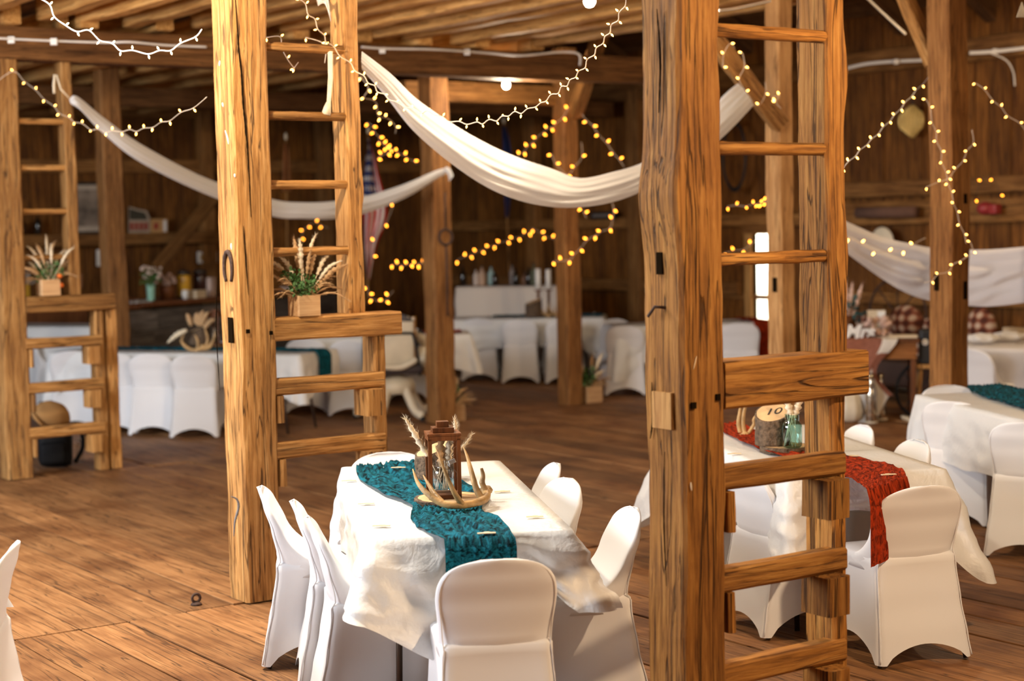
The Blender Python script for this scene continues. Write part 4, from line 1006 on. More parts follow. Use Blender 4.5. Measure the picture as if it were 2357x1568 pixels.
swag('main white fabric swag across the middle, behind the big post', [(833, 118, 9.15), (900, 170, 9.3), (960, 228, 9.5), (1050, 290, 9.8), (1130, 335, 10.1), (1200, 365, 10.3), (1270, 388, 10.6), (1335, 410, 10.8), (1410, 396, 11.1), (1480, 374, 11.4), (1570, 325, 11.7), (1660, 225, 12.0), (1698, 192, 12.2)],
     [(833, 160, 9.15), (890, 225, 9.3), (950, 300, 9.5), (1030, 370, 9.8), (1110, 425, 10.1), (1180, 457, 10.3), (1250, 474, 10.6), (1320, 478, 10.8), (1400, 468, 11.1), (1480, 440, 11.4), (1580, 385, 11.7), (1670, 310, 12.0), (1735, 242, 12.2)], M_SWAG, 0.09, seed=2.0)
swag('narrow white fabric swag from the left ladder to the ring post', [(160, 228, 13.2), (178, 222, 13.2), (240, 272, 13.4), (330, 335, 13.7), (480, 412, 14.3), (625, 458, 14.9), (700, 466, 15.1), (770, 463, 15.3), (840, 452, 15.6), (930, 424, 15.8), (1000, 394, 16.0), (1030, 386, 16.05)],
     [(164, 240, 13.2), (186, 254, 13.2), (230, 300, 13.4), (320, 372, 13.7), (480, 450, 14.3), (625, 498, 14.9), (700, 504, 15.1), (770, 504, 15.3), (845, 490, 15.6), (935, 455, 15.8), (1005, 412, 16.0), (1034, 396, 16.05)], M_SWAG, 0.07, seed=5.0, pleats=3)
swag('short tail of the narrow swag over the top of the ring post', [(1026, 384, 16.02), (1036, 388, 16.02), (1044, 405, 16.02)], [(1022, 394, 16.02), (1030, 400, 16.02), (1034, 418, 16.02)], M_SWAG, 0.02, 20, 8, 6.0, 2)
swag('wide sheer swag on the right behind the dark lit post', [(1944, 508, 13.6), (2030, 545, 13.7), (2100, 562, 13.7), (2150, 571, 13.7), (2240, 575, 13.6), (2300, 573, 13.5), (2380, 566, 13.3)],
     [(1950, 584, 13.6), (2030, 642, 13.7), (2090, 676, 13.7), (2145, 693, 13.7), (2240, 705, 13.6), (2300, 704, 13.5), (2380, 694, 13.3)], M_SHEER, 0.05, seed=8.0, pleats=3)
swag('knotted white cloth end at the top of the middle ladder rail', [(728, -10, 8.95), (742, 0, 8.95), (756, -5, 8.95)], [(732, 14, 8.95), (748, 10, 8.95), (762, 52, 8.95)], M_SWAG, 0.03, 24, 10, 9.0, 2)
bm = bmesh.new(); a_tube(bm, [at(130, 172, 13.15), at(140, 205, 13.15), at(160, 226, 13.18)], 0.006, 6); a_tube(bm, [at(126, 172, 13.15), at(124, 195, 13.15), at(125, 215, 13.15)], 0.010, 6)
lab(mobj('swag_tie', bm, M_PAMPAS, None, smooth=True), 'twine tie holding the narrow swag at the left ladder', 'twine')
# rope on the middle ladder
bm = bmesh.new()
for k in range(3): a_tube(bm, [at(757 + k * 3, 118, 8.92), at(757 + k * 3 + 1, 180, 8.92), at(755 + k * 2, 235, 8.92), at(753 + k * 3, 262, 8.92)], 0.007, 6)
a_tube(bm, [at(756, 236, 8.91), at(753, 250, 8.91), at(750, 264, 8.91)], [0.012, 0.02, 0.024], 8)
lab(mobj('rope', bm, M_PAMPAS, None, smooth=True), 'frayed rope hanging from the top rung of the middle ladder', 'rope')
bm = bmesh.new()
for k in range(14): a_tube(bm, [at(2352, 5, 10), at(2346 + (k % 7) * 2, 22, 10), at(2340 + (k % 7) * 3.2, 40, 10)], 0.0025, 5)
lab(mobj('rope_tassel', bm, M_PAMPAS, None), 'frayed rope end hanging at the top right corner', 'rope')

# ------------------------------------------------------------------ iron hardware
bm = bmesh.new()
def a_ring(bm, M, R, r, n=36, m=10):
    g = []
    for i in range(n):
        t = 2 * math.pi * i / n
        g.append([bm.verts.new(M @ Vector(((R + r * math.cos(2 * math.pi * k / m)) * math.cos(t), r * math.sin(2 * math.pi * k / m), (R + r * math.cos(2 * math.pi * k / m)) * math.sin(t)))) for k in range(m)])
    for i in range(n):
        for k in range(m): bm.faces.new((g[i][k], g[(i + 1) % n][k], g[(i + 1) % n][(k + 1) % m], g[i][(k + 1) % m])).smooth = True
pr_ = at(1026, 546, 16.06); t = thing('iron_ring', pr_, 'rusty iron ring with a strap hanging on a far post', 'iron ring')
Mp = frame(pr_, B)
bm = bmesh.new(); a_ring(bm, Mp, 0.072, 0.014); bm.transform(WM[t].inverted()); mobj('ring', bm, M_IRON, t)
bm = bmesh.new(); a_tube(bm, [Vector((0, 0, -0.08)), Vector((0.004, 0, -0.4)), Vector((0, 0, -0.75))], 0.012, 6); mobj('strap', bm, M_IRON, t)
bm = bmesh.new(); a_tube(bm, [Vector((0, 0, 0.07)), Vector((0, 0, 0.42))], 0.010, 6); mobj('hanger', bm, M_IRON, t)
pf = on(452, 1392, 0.0); t = thing('ring_bolt', pf, 'rusty iron ring bolt in the floor by the tall bright post', 'ring bolt')
bm = bmesh.new(); a_ring(bm, Matrix.Translation((0, 0, 0.034)) @ Matrix.Rotation(0.5, 4, 'Z'), 0.021, 0.0075, 24, 8); mobj('ring', bm, M_IRON, t)
bm = bmesh.new(); a_lathe(bm, [(0.03, 0.0), (0.026, 0.008), (0.012, 0.014)], 14); mobj('plate', bm, M_IRON, t)
ph = Vector((p1.x, p1.y, 1.715)) + mB * 0.115 - A * 0.02
bm = bmesh.new()
hs = [Vector((0.045 * math.sin(q), 0, 0.085 * math.cos(q))) for q in [math.radians(a) for a in range(-140, 141, 14)]]
a_tube(bm, hs, [0.012 * (0.65 + 0.35 * math.cos(i / 20 * math.pi - math.pi / 2)) for i in range(len(hs))], 8)
lab(mobj('horseshoe', bm, M_IRON, None, frame(ph, A), smooth=True), 'rusty horseshoe nailed to the side of the tall bright post', 'horseshoe')
pn = Vector((pR.x, pR.y, 1.62)) + mB * 0.10
bm = bmesh.new(); a_tube(bm, [pn - A * .02, pn + mB * 0.03 + A * 0.0 + Z * .004, pn + mB * 0.045 + A * .02 - Z * 0.03], 0.006, 6)
lab(mobj('iron_hook', bm, M_IRON, None, smooth=True), 'small bent iron hook on the left edge of the big weathered post', 'hook')
# ------------------------------------------------------------------ dried plants
def plume(bm, pts, r, nh=90, rng=None, mi=0, hl=0.022, hw=0.0009):
    rng = rng or random.Random(1)
    W = catmull(pts, 18); n = len(W) - 1
    a_tube(bm, W, [r * max(0.12, math.sin(math.pi * min(1, 0.16 + 0.84 * (i / n))) ** 0.8) * (0.75 + 0.25 * math.sin(i * 2.1)) for i in range(n + 1)], 7, mi)
    for k in range(nh):
        q = rng.random(); i = min(n - 1, int(q * n)); p = W[i].lerp(W[i + 1], q * n - i); d = (W[i + 1] - W[i]).normalized()
        o = d.orthogonal().normalized(); o = Matrix.Rotation(rng.uniform(0, 6.28), 3, d) @ o
        rr = r * max(0.15, math.sin(math.pi * (0.16 + 0.84 * q)))
        a = p + o * rr * 0.6; b = p + o * (rr + hl * rng.uniform(.3, .7)) + d * hl * rng.uniform(.5, 1.2); s = d.cross(o) * hw
        f = bm.faces.new((bm.verts.new(a - s), bm.verts.new(a + s), bm.verts.new(b))); f.material_index = mi
def stem(bm, pts, r=0.0015, mi=0): a_tube(bm, catmull(pts, 8), r, 5, mi)
def leaf(bm, p, d, up, L, W, mi=0):
    s = d.cross(up).normalized() * W / 2
    v = [bm.verts.new(x) for x in (p, p + d * L * .5 + s + up * L * .08, p + d * L, p + d * L * .5 - s + up * L * .08)]
    f = bm.faces.new(v); f.material_index = mi
def leaf_cluster(bm, c, r, n, L, rng, mi=0):
    for _ in range(n):
        d = Vector((rng.gauss(0, 1), rng.gauss(0, 1), rng.gauss(0.3, 0.8))).normalized(); p = Vector(c) + d * r * rng.random() ** .5
        d2 = (d + Vector((rng.gauss(0, .5), rng.gauss(0, .5), rng.gauss(0, .5)))).normalized(); up = d2.orthogonal().normalized()
        leaf(bm, p, d2, up, L * rng.uniform(.7, 1.2), L * .75, mi)
# ------------------------------------------------------------------ planters with dried flowers
def planter(p, s, label, seed, yaw=None, tall=1.0, small=False, orange=False):
    """wooden cube planter: box, greenery, plumes and sprays"""
    t = thing('flower_planter', frame(p, yaw or B), label, 'planter'); rng = random.Random(seed)
    bm = bmesh.new(); h = s * 0.86; w = 0.008
    for (cx, cy, sx, sy) in ((0, -s / 2 + w / 2, s, w), (0, s / 2 - w / 2, s, w), (-s / 2 + w / 2, 0, w, s - 2 * w), (s / 2 - w / 2, 0, w, s - 2 * w)): a_box(bm, (cx, cy, h / 2), (sx, sy, h), bev=0.0015)
    a_box(bm, (0, 0, 0.006), (s - .01, s - .01, 0.010))
    bx = mobj('box', bm, M_BOXWOOD, t)
    bm = bmesh.new(); a_box(bm, (0, 0, h - 0.02), (s - 2 * w, s - 2 * w, 0.01)); mobj('moss', bm, M_GREEN, bx)
    bm = bmesh.new()
    for _ in range(7 if not small else 5):
        q = rng.uniform(0, 6.28); rr = s * rng.uniform(.1, .65)
        leaf_cluster(bm, (rr * math.cos(q) - s * 0.12, rr * math.sin(q) * .7, h + s * rng.uniform(.15, .75)), s * .36, 46 if not small else 26, s * .19, rng)
        stem(bm, [(0, 0, h - .02), (rr * .4 * math.cos(q), rr * .4 * math.sin(q), h + s * .2), (rr * math.cos(q), rr * math.sin(q), h + s * .5)], 0.0025)
    mobj('greenery', bm, M_GREEN, t)
    angs = [-58, -42, -30, -22, -15, -9, -4, 1, 6, 11, 17, 24, 34, 50]
    if small: angs = [-40, -15, 3, 18, 42]
    for i, a in enumerate(angs):
        L = s * tall * rng.uniform(1.4, 2.0) * (1.15 if abs(a) < 25 else 0.9); a = math.radians(a + rng.uniform(-5, 5)); dy = rng.uniform(-.3, .3)
        dr = Vector((math.sin(a), dy, math.cos(a))).normalized(); b = Vector((rng.uniform(-.2, .2) * s, rng.uniform(-.2, .2) * s, h - .02))
        bm = bmesh.new(); stem(bm, [b, b + dr * L * .5, b + dr * L * .62], 0.002)
        plume(bm, [b + dr * L * .50, b + dr * L * .8, b + dr * L * 1.0 + Vector((math.sin(a) * .05, 0, -.01))], s * rng.uniform(.09, .14), 110, rng, 0, s * .16)
        mobj('plume', bm, M_PAMPAS if rng.random() < .7 else M_TANGRASS, t)
    # loose sprays of tan grass at both sides
    for sg in ((1, -1) if not small else (1,)):
        bm = bmesh.new()
        for k in range(7):
            a = math.radians(sg * rng.uniform(38, 88)); L = s * tall * rng.uniform(.9, 1.45)
            dr = Vector((math.sin(a), rng.uniform(-.35, .1), math.cos(a))).normalized(); b = Vector((sg * s * .15, 0, h - .02))
            plume(bm, [b, b + dr * L * .6 + Vector((0, 0, .02)), b + dr * L - Vector((0, 0, .03 * rng.random()))], s * .05, 55, rng, 0, s * .2, 0.0012)
        mobj('grass_spray', bm, M_TANGRASS, t)
    if orange:
        bm = bmesh.new()
        for q in ((s * .62, -s * .3, h * .62), (s * .56, -s * .3, h * 1.22)): a_ball(bm, q, s * .14)
        mobj('orange_pods', bm, plain('orange_pod', (0.80, 0.17, 0.02), rough=.6), t)
    return t
ps = Vector((p1.x, p1.y, 1.455)) + B * 0.30 + mA * 0.045
planter(ps, 0.125, 'flower planter on the shelf of the middle ladder', 3, tall=1.25)
ps0 = Vector((p0.x, p0.y, 1.42)) + B * 0.29 + mA * 0.04
planter(ps0, 0.145, 'flower planter on the shelf of the left ladder, with orange pods', 8, tall=1.15, orange=True)
planter(on(1040, 972, 0.0) + Vector((0, .1, 0)), 0.19, 'flower planter on the floor against the iron-ring post', 14, small=True, tall=.85)
planter(on(1358, 928, 0.0) + Vector((0, .1, 0)), 0.20, 'flower planter on the floor right of the far post with peaked lights', 19, small=True, tall=.9)

# ------------------------------------------------------------------ centerpieces
def log_bm(r, h0, h1, rng, slope_dir=0.0, n=40):
    bm = bmesh.new(); rings = []
    lv = 12
    for i in range(lv + 1):
        q = i / lv; ring = []
        for k in range(n):
            t = 2 * math.pi * k / n; hh = h0 + (h1 - h0) * (0.5 + 0.5 * math.cos(t - slope_dir))
            rr = r * (1 + 0.05 * nz(math.cos(t) * 2, math.sin(t) * 2, rng) + 0.05 * nz(math.cos(t) * 9, math.sin(t) * 9, q * 3 + rng))
            ring.append(bm.verts.new((rr * math.cos(t), rr * math.sin(t), hh * q)))
        rings.append(ring)
    for i in range(lv):
        for k in range(n): bm.faces.new((rings[i][k], rings[i][(k + 1) % n], rings[i + 1][(k + 1) % n], rings[i + 1][k])).smooth = True
    inner = [bm.verts.new((v.co.x * .90, v.co.y * .90, v.co.z + .0006)) for v in rings[-1]]
    for k in range(n): bm.faces.new((rings[-1][k], rings[-1][(k + 1) % n], inner[(k + 1) % n], inner[k]))
    bm.faces.new(inner).material_index = 1
    bm.faces.new(rings[0][::-1])
    return bm
def log_stump(p, r, h0, h1, sd, label, seed, text=None, yaw=0.0, group='log stumps on the tables', tsize=0.06):
    M = Matrix.Translation(p) @ Matrix.Rotation(yaw, 4, 'Z'); t = thing('log_stump', M, label, 'log', group)
    mobj('log', log_bm(r, h0, h1, seed, sd), [M_BARK, M_CUT], t)
    if text:
        o = text_obj('number', text, tsize, 0.0008, M_BLACK, 0.3)
        sl_ = math.atan2(h1 - h0, 2 * r)
        Mt = M @ Matrix.Translation((0, 0, (h0 + h1) / 2 + 0.002)) @ Matrix.Rotation(sd, 4, 'Z') @ Matrix.Rotation(-sl_, 4, 'Y') @ Matrix.Rotation(-sd, 4, 'Z')
        place(o, Mt @ Matrix.Rotation(text_rot, 4, 'Z'), t); lab(o, 'black painted number')
    return t
text_rot = 0.0
def wood_slice(p, r, h, label, seed):
    t = lab(mobj('wood_slice', log_bm(r, h, h, seed), [M_BARK, M_CUT], None, Matrix.Translation(p)), label, 'wood slice', 'wood slices under the centerpieces')
    return t
def antler(name_label, pts, rads, tines, group='antlers on the tables', burr=True):
    O = Vector(pts[0]); t = thing('antler', O, name_label, 'antler', group)
    def ov(bm, P, Rr, mi=0):
        W = catmull([Vector(p) - O for p in P], 30); n = len(W) - 1; m = len(Rr) - 1
        a_tube(bm, W, [max(0.001, (Rr[min(m, int(i / n * m))] * (1 - (i / n * m) % 1) + Rr[min(m, int(i / n * m) + 1)] * ((i / n * m) % 1)) * (1 + .10 * nz(i * .5, len(tines)))) for i in range(n + 1)], 12, mi)
    bm = bmesh.new(); ov(bm, pts, rads); b = mobj('beam', bm, M_ANTLER, t, smooth=True)
    for (P, Rr) in tines:
        bm = bmesh.new(); ov(bm, P, Rr); mobj('tine', bm, M_ANTLER, t, smooth=True)
    if burr:
        bm = bmesh.new(); a_ball(bm, (0, 0, 0), (rads[0] * 1.5, rads[0] * 1.5, rads[0] * 1.1), 0, 14, 10)
        for v in bm.verts: v.co *= 1 + .18 * nz(v.co.x * 120, v.co.y * 120, v.co.z * 120)
        mobj('burr', bm, M_ANTLER, t, smooth=True)
    return t
def mason_jar(p, r, h, mat, label, group='jars of dried stems', wire=True, stems=9, seed=1, tag=True):
    t = thing('mason_jar', p, label, 'jar', group); rng = random.Random(seed)
    bm = bmesh.new()
    prof = [(0.001, 0.004), (r * .85, 0.004), (r, 0.014), (r, h * .62), (r * .96, h * .70), (r * .72, h * .79), (r * .70, h * .82), (r * .74, h * .84), (r * .70, h * .87), (r * .74, h * .90), (r * .70, h * .95), (r * .72, h)]
    a_lathe(bm, prof, 28)
    bm.faces.ensure_lookup_table()
    for f in [f for f in bm.faces if len(f.verts) > 4]: bm.faces.remove(f)
    mobj('glass', bm, mat, t, smooth=True)
    bm = bmesh.new()
    for k in range(stems):
        q = rng.uniform(0, 6.28); q2 = rng.uniform(0, 6.28)
        a_tube(bm, [(r * .8 * math.cos(q), r * .8 * math.sin(q), 0.01), (r * .5 * math.cos(q2), r * .5 * math.sin(q2), h * 1.02)], 0.0016, 5)
    mobj('stems', bm, M_PAMPAS, t)
    if wire:
        bm = bmesh.new(); a_tube(bm, [(r * .9 * math.cos(q), r * .9 * math.sin(q) - .002, h * (.80 + .05 * math.sin(q * 2))) for q in [i * .3 for i in range(21)]], 0.0012, 5)
        a_tube(bm, [(r * .9, -.002, h * .8), (r * 1.35, -.01, h * .6), (r * 1.2, -.01, h * .42), (r * 1.0, -.01, h * .44)], 0.0012, 5)
        mobj('wire', bm, M_METAL, t)
    if tag:
        bm = bmesh.new(); a_box(bm, (0, 0, 0), (0.030, 0.012, 0.017), bev=0.002); mobj('light_switch', bm, M_WHITE, t, Matrix.Translation(p + Vector((r * .9, -r * .6, h * (.98 if tag is True else tag)))) @ Matrix.Rotation(-.35, 4, 'Y') @ Matrix.Rotation(.3, 4, 'Z'))
    return t
def lantern(p, s, h, u, label):
    t = thing('lantern', frame(p, u), label, 'lantern', 'wooden lanterns'); k = s / 2 - 0.008
    bm = bmesh.new(); a_box(bm, (0, 0, .009), (s, s, .018), bev=.001); mobj('base', bm, M_WALNUT, t)
    for sx in (-1, 1):
        for sy in (-1, 1):
            bm = bmesh.new(); a_box(bm, (sx * k, sy * k, h / 2), (.016, .016, h - .02), bev=.001); mobj('corner_post', bm, M_WALNUT, t)
    bm = bmesh.new()
    for sg in (-1, 1):
        a_box(bm, (0, sg * k, h - .009), (s, .016, .020), bev=.001); a_box(bm, (sg * k, 0, h - .009), (.016, s - .034, .020), bev=.001)
    a_box(bm, (0, 0, h + .006), (s + .006, s + .006, .010), bev=.001); mobj('roof', bm, M_WALNUT, t)
    bm = bmesh.new(); a_box(bm, (0, 0, h + .022), (s * .66, s * .66, .020), bev=.001); a_box(bm, (0, 0, h + .044), (s * .37, s * .37, .024), bev=.001); mobj('cap', bm, M_WALNUT, t)
    return t
def pampas(label, pts, r, seed, mat=None, group='pampas plumes in the jars', nh=160, stem_from=None):
    bm = bmesh.new(); rng = random.Random(seed); O = Vector(pts[0]); P = [Vector(p) - O for p in pts]
    if stem_from is not None: stem(bm, [Vector(stem_from) - O, P[0].lerp(Vector(stem_from) - O, .4), P[0]], 0.0016)
    plume(bm, P, r, nh, rng)
    return lab(mobj('pampas_plume', bm, mat or M_PAMPAS, None, Matrix.Translation(O)), label, 'dried plume', group)
zs = 0.768
# front table: slice, lantern, jar, antler, log
q1 = on(1036, 1152, zs); ctr = q1
wood_slice(ctr + U1 * .0 - Z * .012, 0.148, 0.026, 'round wood slice under the lantern on the front table', 2.2)
ctr = Vector((ctr.x, ctr.y, 0.783))
lantern(ctr + U1 * 0.005 - V1 * 0.025, 0.135, 0.262, V1, 'open walnut lantern with a stepped cap on the front table')
mason_jar(ctr + U1 * 0.01 - V1 * 0.025 + Z * .018, 0.043, 0.135, M_CLEAR, 'clear mason jar with stems inside the front lantern', stems=12, seed=4)
jt = ctr + U1 * 0.01 - V1 * 0.025 + Z * 0.14
pampas('white fluffy plume leaning left out of the front lantern', [at(985, 1050, 6.98), at(958, 1005, 6.98), at(932, 962, 6.95)], 0.017, 1, stem_from=jt - Z * .1)
pampas('purple-tinged plume standing in the front lantern jar', [jt - Z * .01, jt + Vector((-.01, 0, .06)), jt + Vector((0.005, .01, .14))], 0.024, 2, M_TANGRASS)
pampas('pale plume beside the purple one in the front lantern', [jt + Vector((.02, 0, 0)), jt + Vector((.028, 0, .07)), jt + Vector((.03, .01, .15))], 0.020, 3)
pampas('short plume with a forked tip above the lantern roof', [at(1040, 1010, 7.12), at(1048, 985, 7.12), at(1046, 966, 7.12)], 0.012, 4, stem_from=jt)
pampas('thin plume leaning right out of the front lantern', [at(1052, 1040, 7.1), at(1072, 1022, 7.1), at(1086, 1000, 7.1)], 0.008, 5, stem_from=jt)
text_rot = 0.5
log_stump(Vector((0, 0, 0.752)) + Vector((on(1000, 1105, .752).x, on(1000, 1105, .752).y, 0)), 0.088, 0.115, 0.175, 0.4, 'pale slant-cut log stump behind the front lantern', 5.5, None)
dA = 6.80
def pa(x, y, d=dA): return at(x, y, d)
antler('large three-tined antler curled around the front lantern', [pa(1120, 1128, 6.93), pa(1118, 1146, 6.85), pa(1095, 1158, 6.78), pa(1050, 1164, 6.72), pa(1015, 1158, 6.72), pa(985, 1138, 6.74), pa(962, 1112, 6.78), pa(950, 1080, 6.82)],
       [0.017, 0.018, 0.016, 0.015, 0.014, 0.012, 0.008, 0.002],
       [([pa(1110, 1150, 6.83), pa(1096, 1125, 6.84), pa(1085, 1085, 6.86), pa(1075, 1050, 6.9), pa(1066, 1028, 6.92)], [0.015, 0.013, 0.010, 0.006, 0.0015]),
        ([pa(1062, 1160, 6.73), pa(1046, 1135, 6.70), pa(1030, 1100, 6.69), pa(1016, 1065, 6.69), pa(1007, 1040, 6.70)], [0.014, 0.0105, 0.008, 0.0055, 0.0015]),
        ([pa(1018, 1157, 6.73), pa(1002, 1140, 6.76), pa(988, 1118, 6.80), pa(974, 1094, 6.84)], [0.013, 0.011, 0.008, 0.002]),
        ([pa(1118, 1128, 6.9), pa(1110, 1112, 6.9), pa(1112, 1095, 6.9), pa(1108, 1078, 6.9)], [0.010, 0.012, 0.009, 0.006])])
# rust-runner table: slice, log with 10, aqua jar, antler
q2 = on(1800, 1036, zs)
wood_slice(Vector((q2.x, q2.y, 0.756)) + Vector((0.02, .03, 0)), 0.125, 0.030, 'round wood slice under the numbered log stump', 8.8)
zl = 0.787
text_rot = -0.15
lg = Vector((q2.x - .035, q2.y + .07, zl))
log_stump(lg, 0.088, 0.125, 0.20, 1.15, 'slant-cut log stump with the number ten on the rust-runner table', 3.3, '10', tsize=0.085)
jr = on(1825, 1032, zl); jr.z = zl
mason_jar(jr + Vector((0, .02, 0)), 0.049, 0.165, M_AQUA, 'aqua glass mason jar of stems on the rust-runner table', stems=8, seed=6, wire=False, tag=False)
jq = jr + Vector((0, .02, .15))
pampas('pale plume on the left in the aqua jar', [jq, jq + Vector((-.02, 0, .07)), jq + Vector((-.035, .0, .14))], 0.022, 11)
pampas('pale plume on the right in the aqua jar', [jq + Vector((.01, 0, 0)), jq + Vector((.035, 0, .07)), jq + Vector((.05, 0, .14))], 0.022, 12)
def pb(x, y, d=9.0): return at(x, y, d)
antler('pale upright antler on the rust-runner table', [pb(1708, 1010, 8.93), pb(1716, 1002, 8.93), pb(1730, 1010, 8.93), pb(1752, 1006, 8.95), pb(1764, 995, 9.0)], [0.024, 0.020, 0.014, 0.010, 0.004],
       [([pb(1705, 1000), pb(1700, 975), pb(1702, 955), pb(1706, 930)], [0.012, 0.012, 0.010, 0.007]), ([pb(1714, 1000), pb(1710, 975), pb(1712, 950), pb(1718, 925)], [0.014, 0.012, 0.011, 0.008]),
        ([pb(1722, 998), pb(1735, 978), pb(1735, 965), pb(1745, 950)], [0.010, 0.009, 0.008, 0.003])])
pampas('thin tan plume behind the numbered log stump', [at(1775, 950, 9.2), at(1780, 935, 9.2), at(1786, 915, 9.2)], 0.012, 13, M_TANGRASS)
# long table before the bar
g4 = on(450, 800, zl); g4 = Vector((g4.x, g4.y, 0)) + V4 * .38
wood_slice(g4 + Z * .757, 0.20, 0.028, 'round wood slice on the long table before the bar', 4.4)
log_stump(g4 + Z * .788 - U4 * .19, 0.10, .12, .2, 0.2, 'log stump left of the lantern on the long table', 9.1)
lantern(g4 + Z * .786 + U4 * .0, 0.15, 0.29, U4, 'walnut lantern on the long table before the bar')
mason_jar(g4 + Z * .805, 0.045, .14, M_CLEAR, 'clear jar inside the lantern on the long table', stems=6, seed=9, wire=False, tag=False)
for i, (x0, y0, x1, y1) in enumerate([(430, 760, 385, 790), (440, 750, 430, 722), (450, 745, 455, 720), (462, 750, 480, 718), (470, 755, 495, 735), (455, 750, 468, 715)]):
    pampas('brown plume %s on the long table before the bar' % ('lying low at the left', 'second from the left', 'upright in the middle', 'arching right', 'lowest on the right', 'behind the arching one')[i], [at(x0, y0, 16.4), at((x0 + x1) / 2, (y0 + y1) / 2 - 4, 16.4), at(x1, y1, 16.4)], 0.035, 30 + i, M_TANGRASS if i else M_PAMPAS, nh=60, group='plumes on the long table')
pc = lambda x, y, d=16.15: at(x, y, d)
antler('curved antler on the long table, left half', [pc(468, 797), pc(450, 806), pc(430, 800), pc(418, 785), pc(424, 770)], [.018, .02, .018, .014, .004], [([pc(455, 804), pc(455, 785), pc(448, 770)], [.016, .014, .004])])
antler('curved antler on the long table, right half', [pc(462, 803), pc(480, 800), pc(490, 785), pc(496, 765)], [.018, .018, .014, .005], [([pc(474, 800), pc(478, 780), pc(471, 755)], [.016, .014, .004])])
# far table centerpiece
def candle(p, r, h, label):
    t = thing('candle', p, label, 'candle', 'white candles on the far table'); bm = bmesh.new(); a_lathe(bm, [(.06, 0), (.06, .012), (.018, .03), (.018, .30), (.05, .315), (.05, .325), (.01, .326)], 18); mobj('holder', bm, M_WALNUT, t, smooth=True)
    bm = bmesh.new(); a_lathe(bm, [(r, .326), (r, .326 + h), (r * .7, .33 + h), (.002, .325 + h)], 16); mobj('wax', bm, M_WHITE, t, smooth=True)
    return t
k5 = c5 + Z * .762
candle(Vector((.335, 20.80, .762)), .034, .25, 'left of two tall white candles on the far table')
candle(Vector((.462, 20.82, .762)), .032, .24, 'right of two tall white candles on the far table')
log_stump(Vector((.27, 20.62, .764)), .10, .15, .22, .3, 'log stump left of the candles on the far table', 6.7)
for k, (x, y) in enumerate(((1252, 712), (1272, 716))):
    e = Vector((.46 + .1 * k, 20.62 + .06 * k, .775)); antler('antler lying %s the white candles on the far table' % ('before', 'right of')[k], [e, e + Vector((-.06, 0, .02)), e + Vector((-.1, 0, .09)), e + Vector((-.09, 0, .16))], [.018, .018, .013, .004], [([e + Vector((-.03, 0, .015)), e + Vector((-.03, 0, .1))], [.014, .004])])
# place cards on the front table
def card(x, y, yaw, label, H=.752, sc=1.0):
    p = on(x, y, H); bm = bmesh.new()
    poly = [(-.034, -.012), (.034, -.010), (.034, .008), (.016, .009), (.010, .020), (-.006, .020), (-.012, .009), (-.034, .006)]
    lo = [bm.verts.new((a * sc, b * sc, 0)) for a, b in poly]; hi = [bm.verts.new((a * sc, b * sc, .003)) for a, b in poly]
    bm.faces.new(hi); bm.faces.new(lo[::-1])
    for k in range(8): bm.faces.new((lo[k], lo[(k + 1) % 8], hi[(k + 1) % 8], hi[k]))
    lab(mobj('place_card', bm, M_PAPER, None, Matrix.Translation(p) @ Matrix.Rotation(yaw, 4, 'Z')), label, 'place card', 'tan place cards')
card(803, 1107, .1, 'tan place card at the far left seat of the front table', .757); card(843, 1160, 0, 'tan place card at the middle left seat of the front table', .757); card(878, 1211, -.1, 'tan place card at the near left seat of the front table', .757)
card(1156, 1132, .1, 'tan place card at the far right seat of the front table', .757); card(1231, 1190, 0, 'tan place card at the near right seat of the front table', .757)
card(1120, 1228, .1, 'tan place card on the near end of the teal runner', .775); card(917, 1077, .0, 'tan place card on the far end of the teal runner', .775)
card(1690, 1045, 0, 'tan place card left on the rust-runner table', .757); card(1960, 1050, 0, 'tan place card right on the rust-runner table', .757); card(2045, 1093, .2, 'tan place card on the rust runner itself', .775)
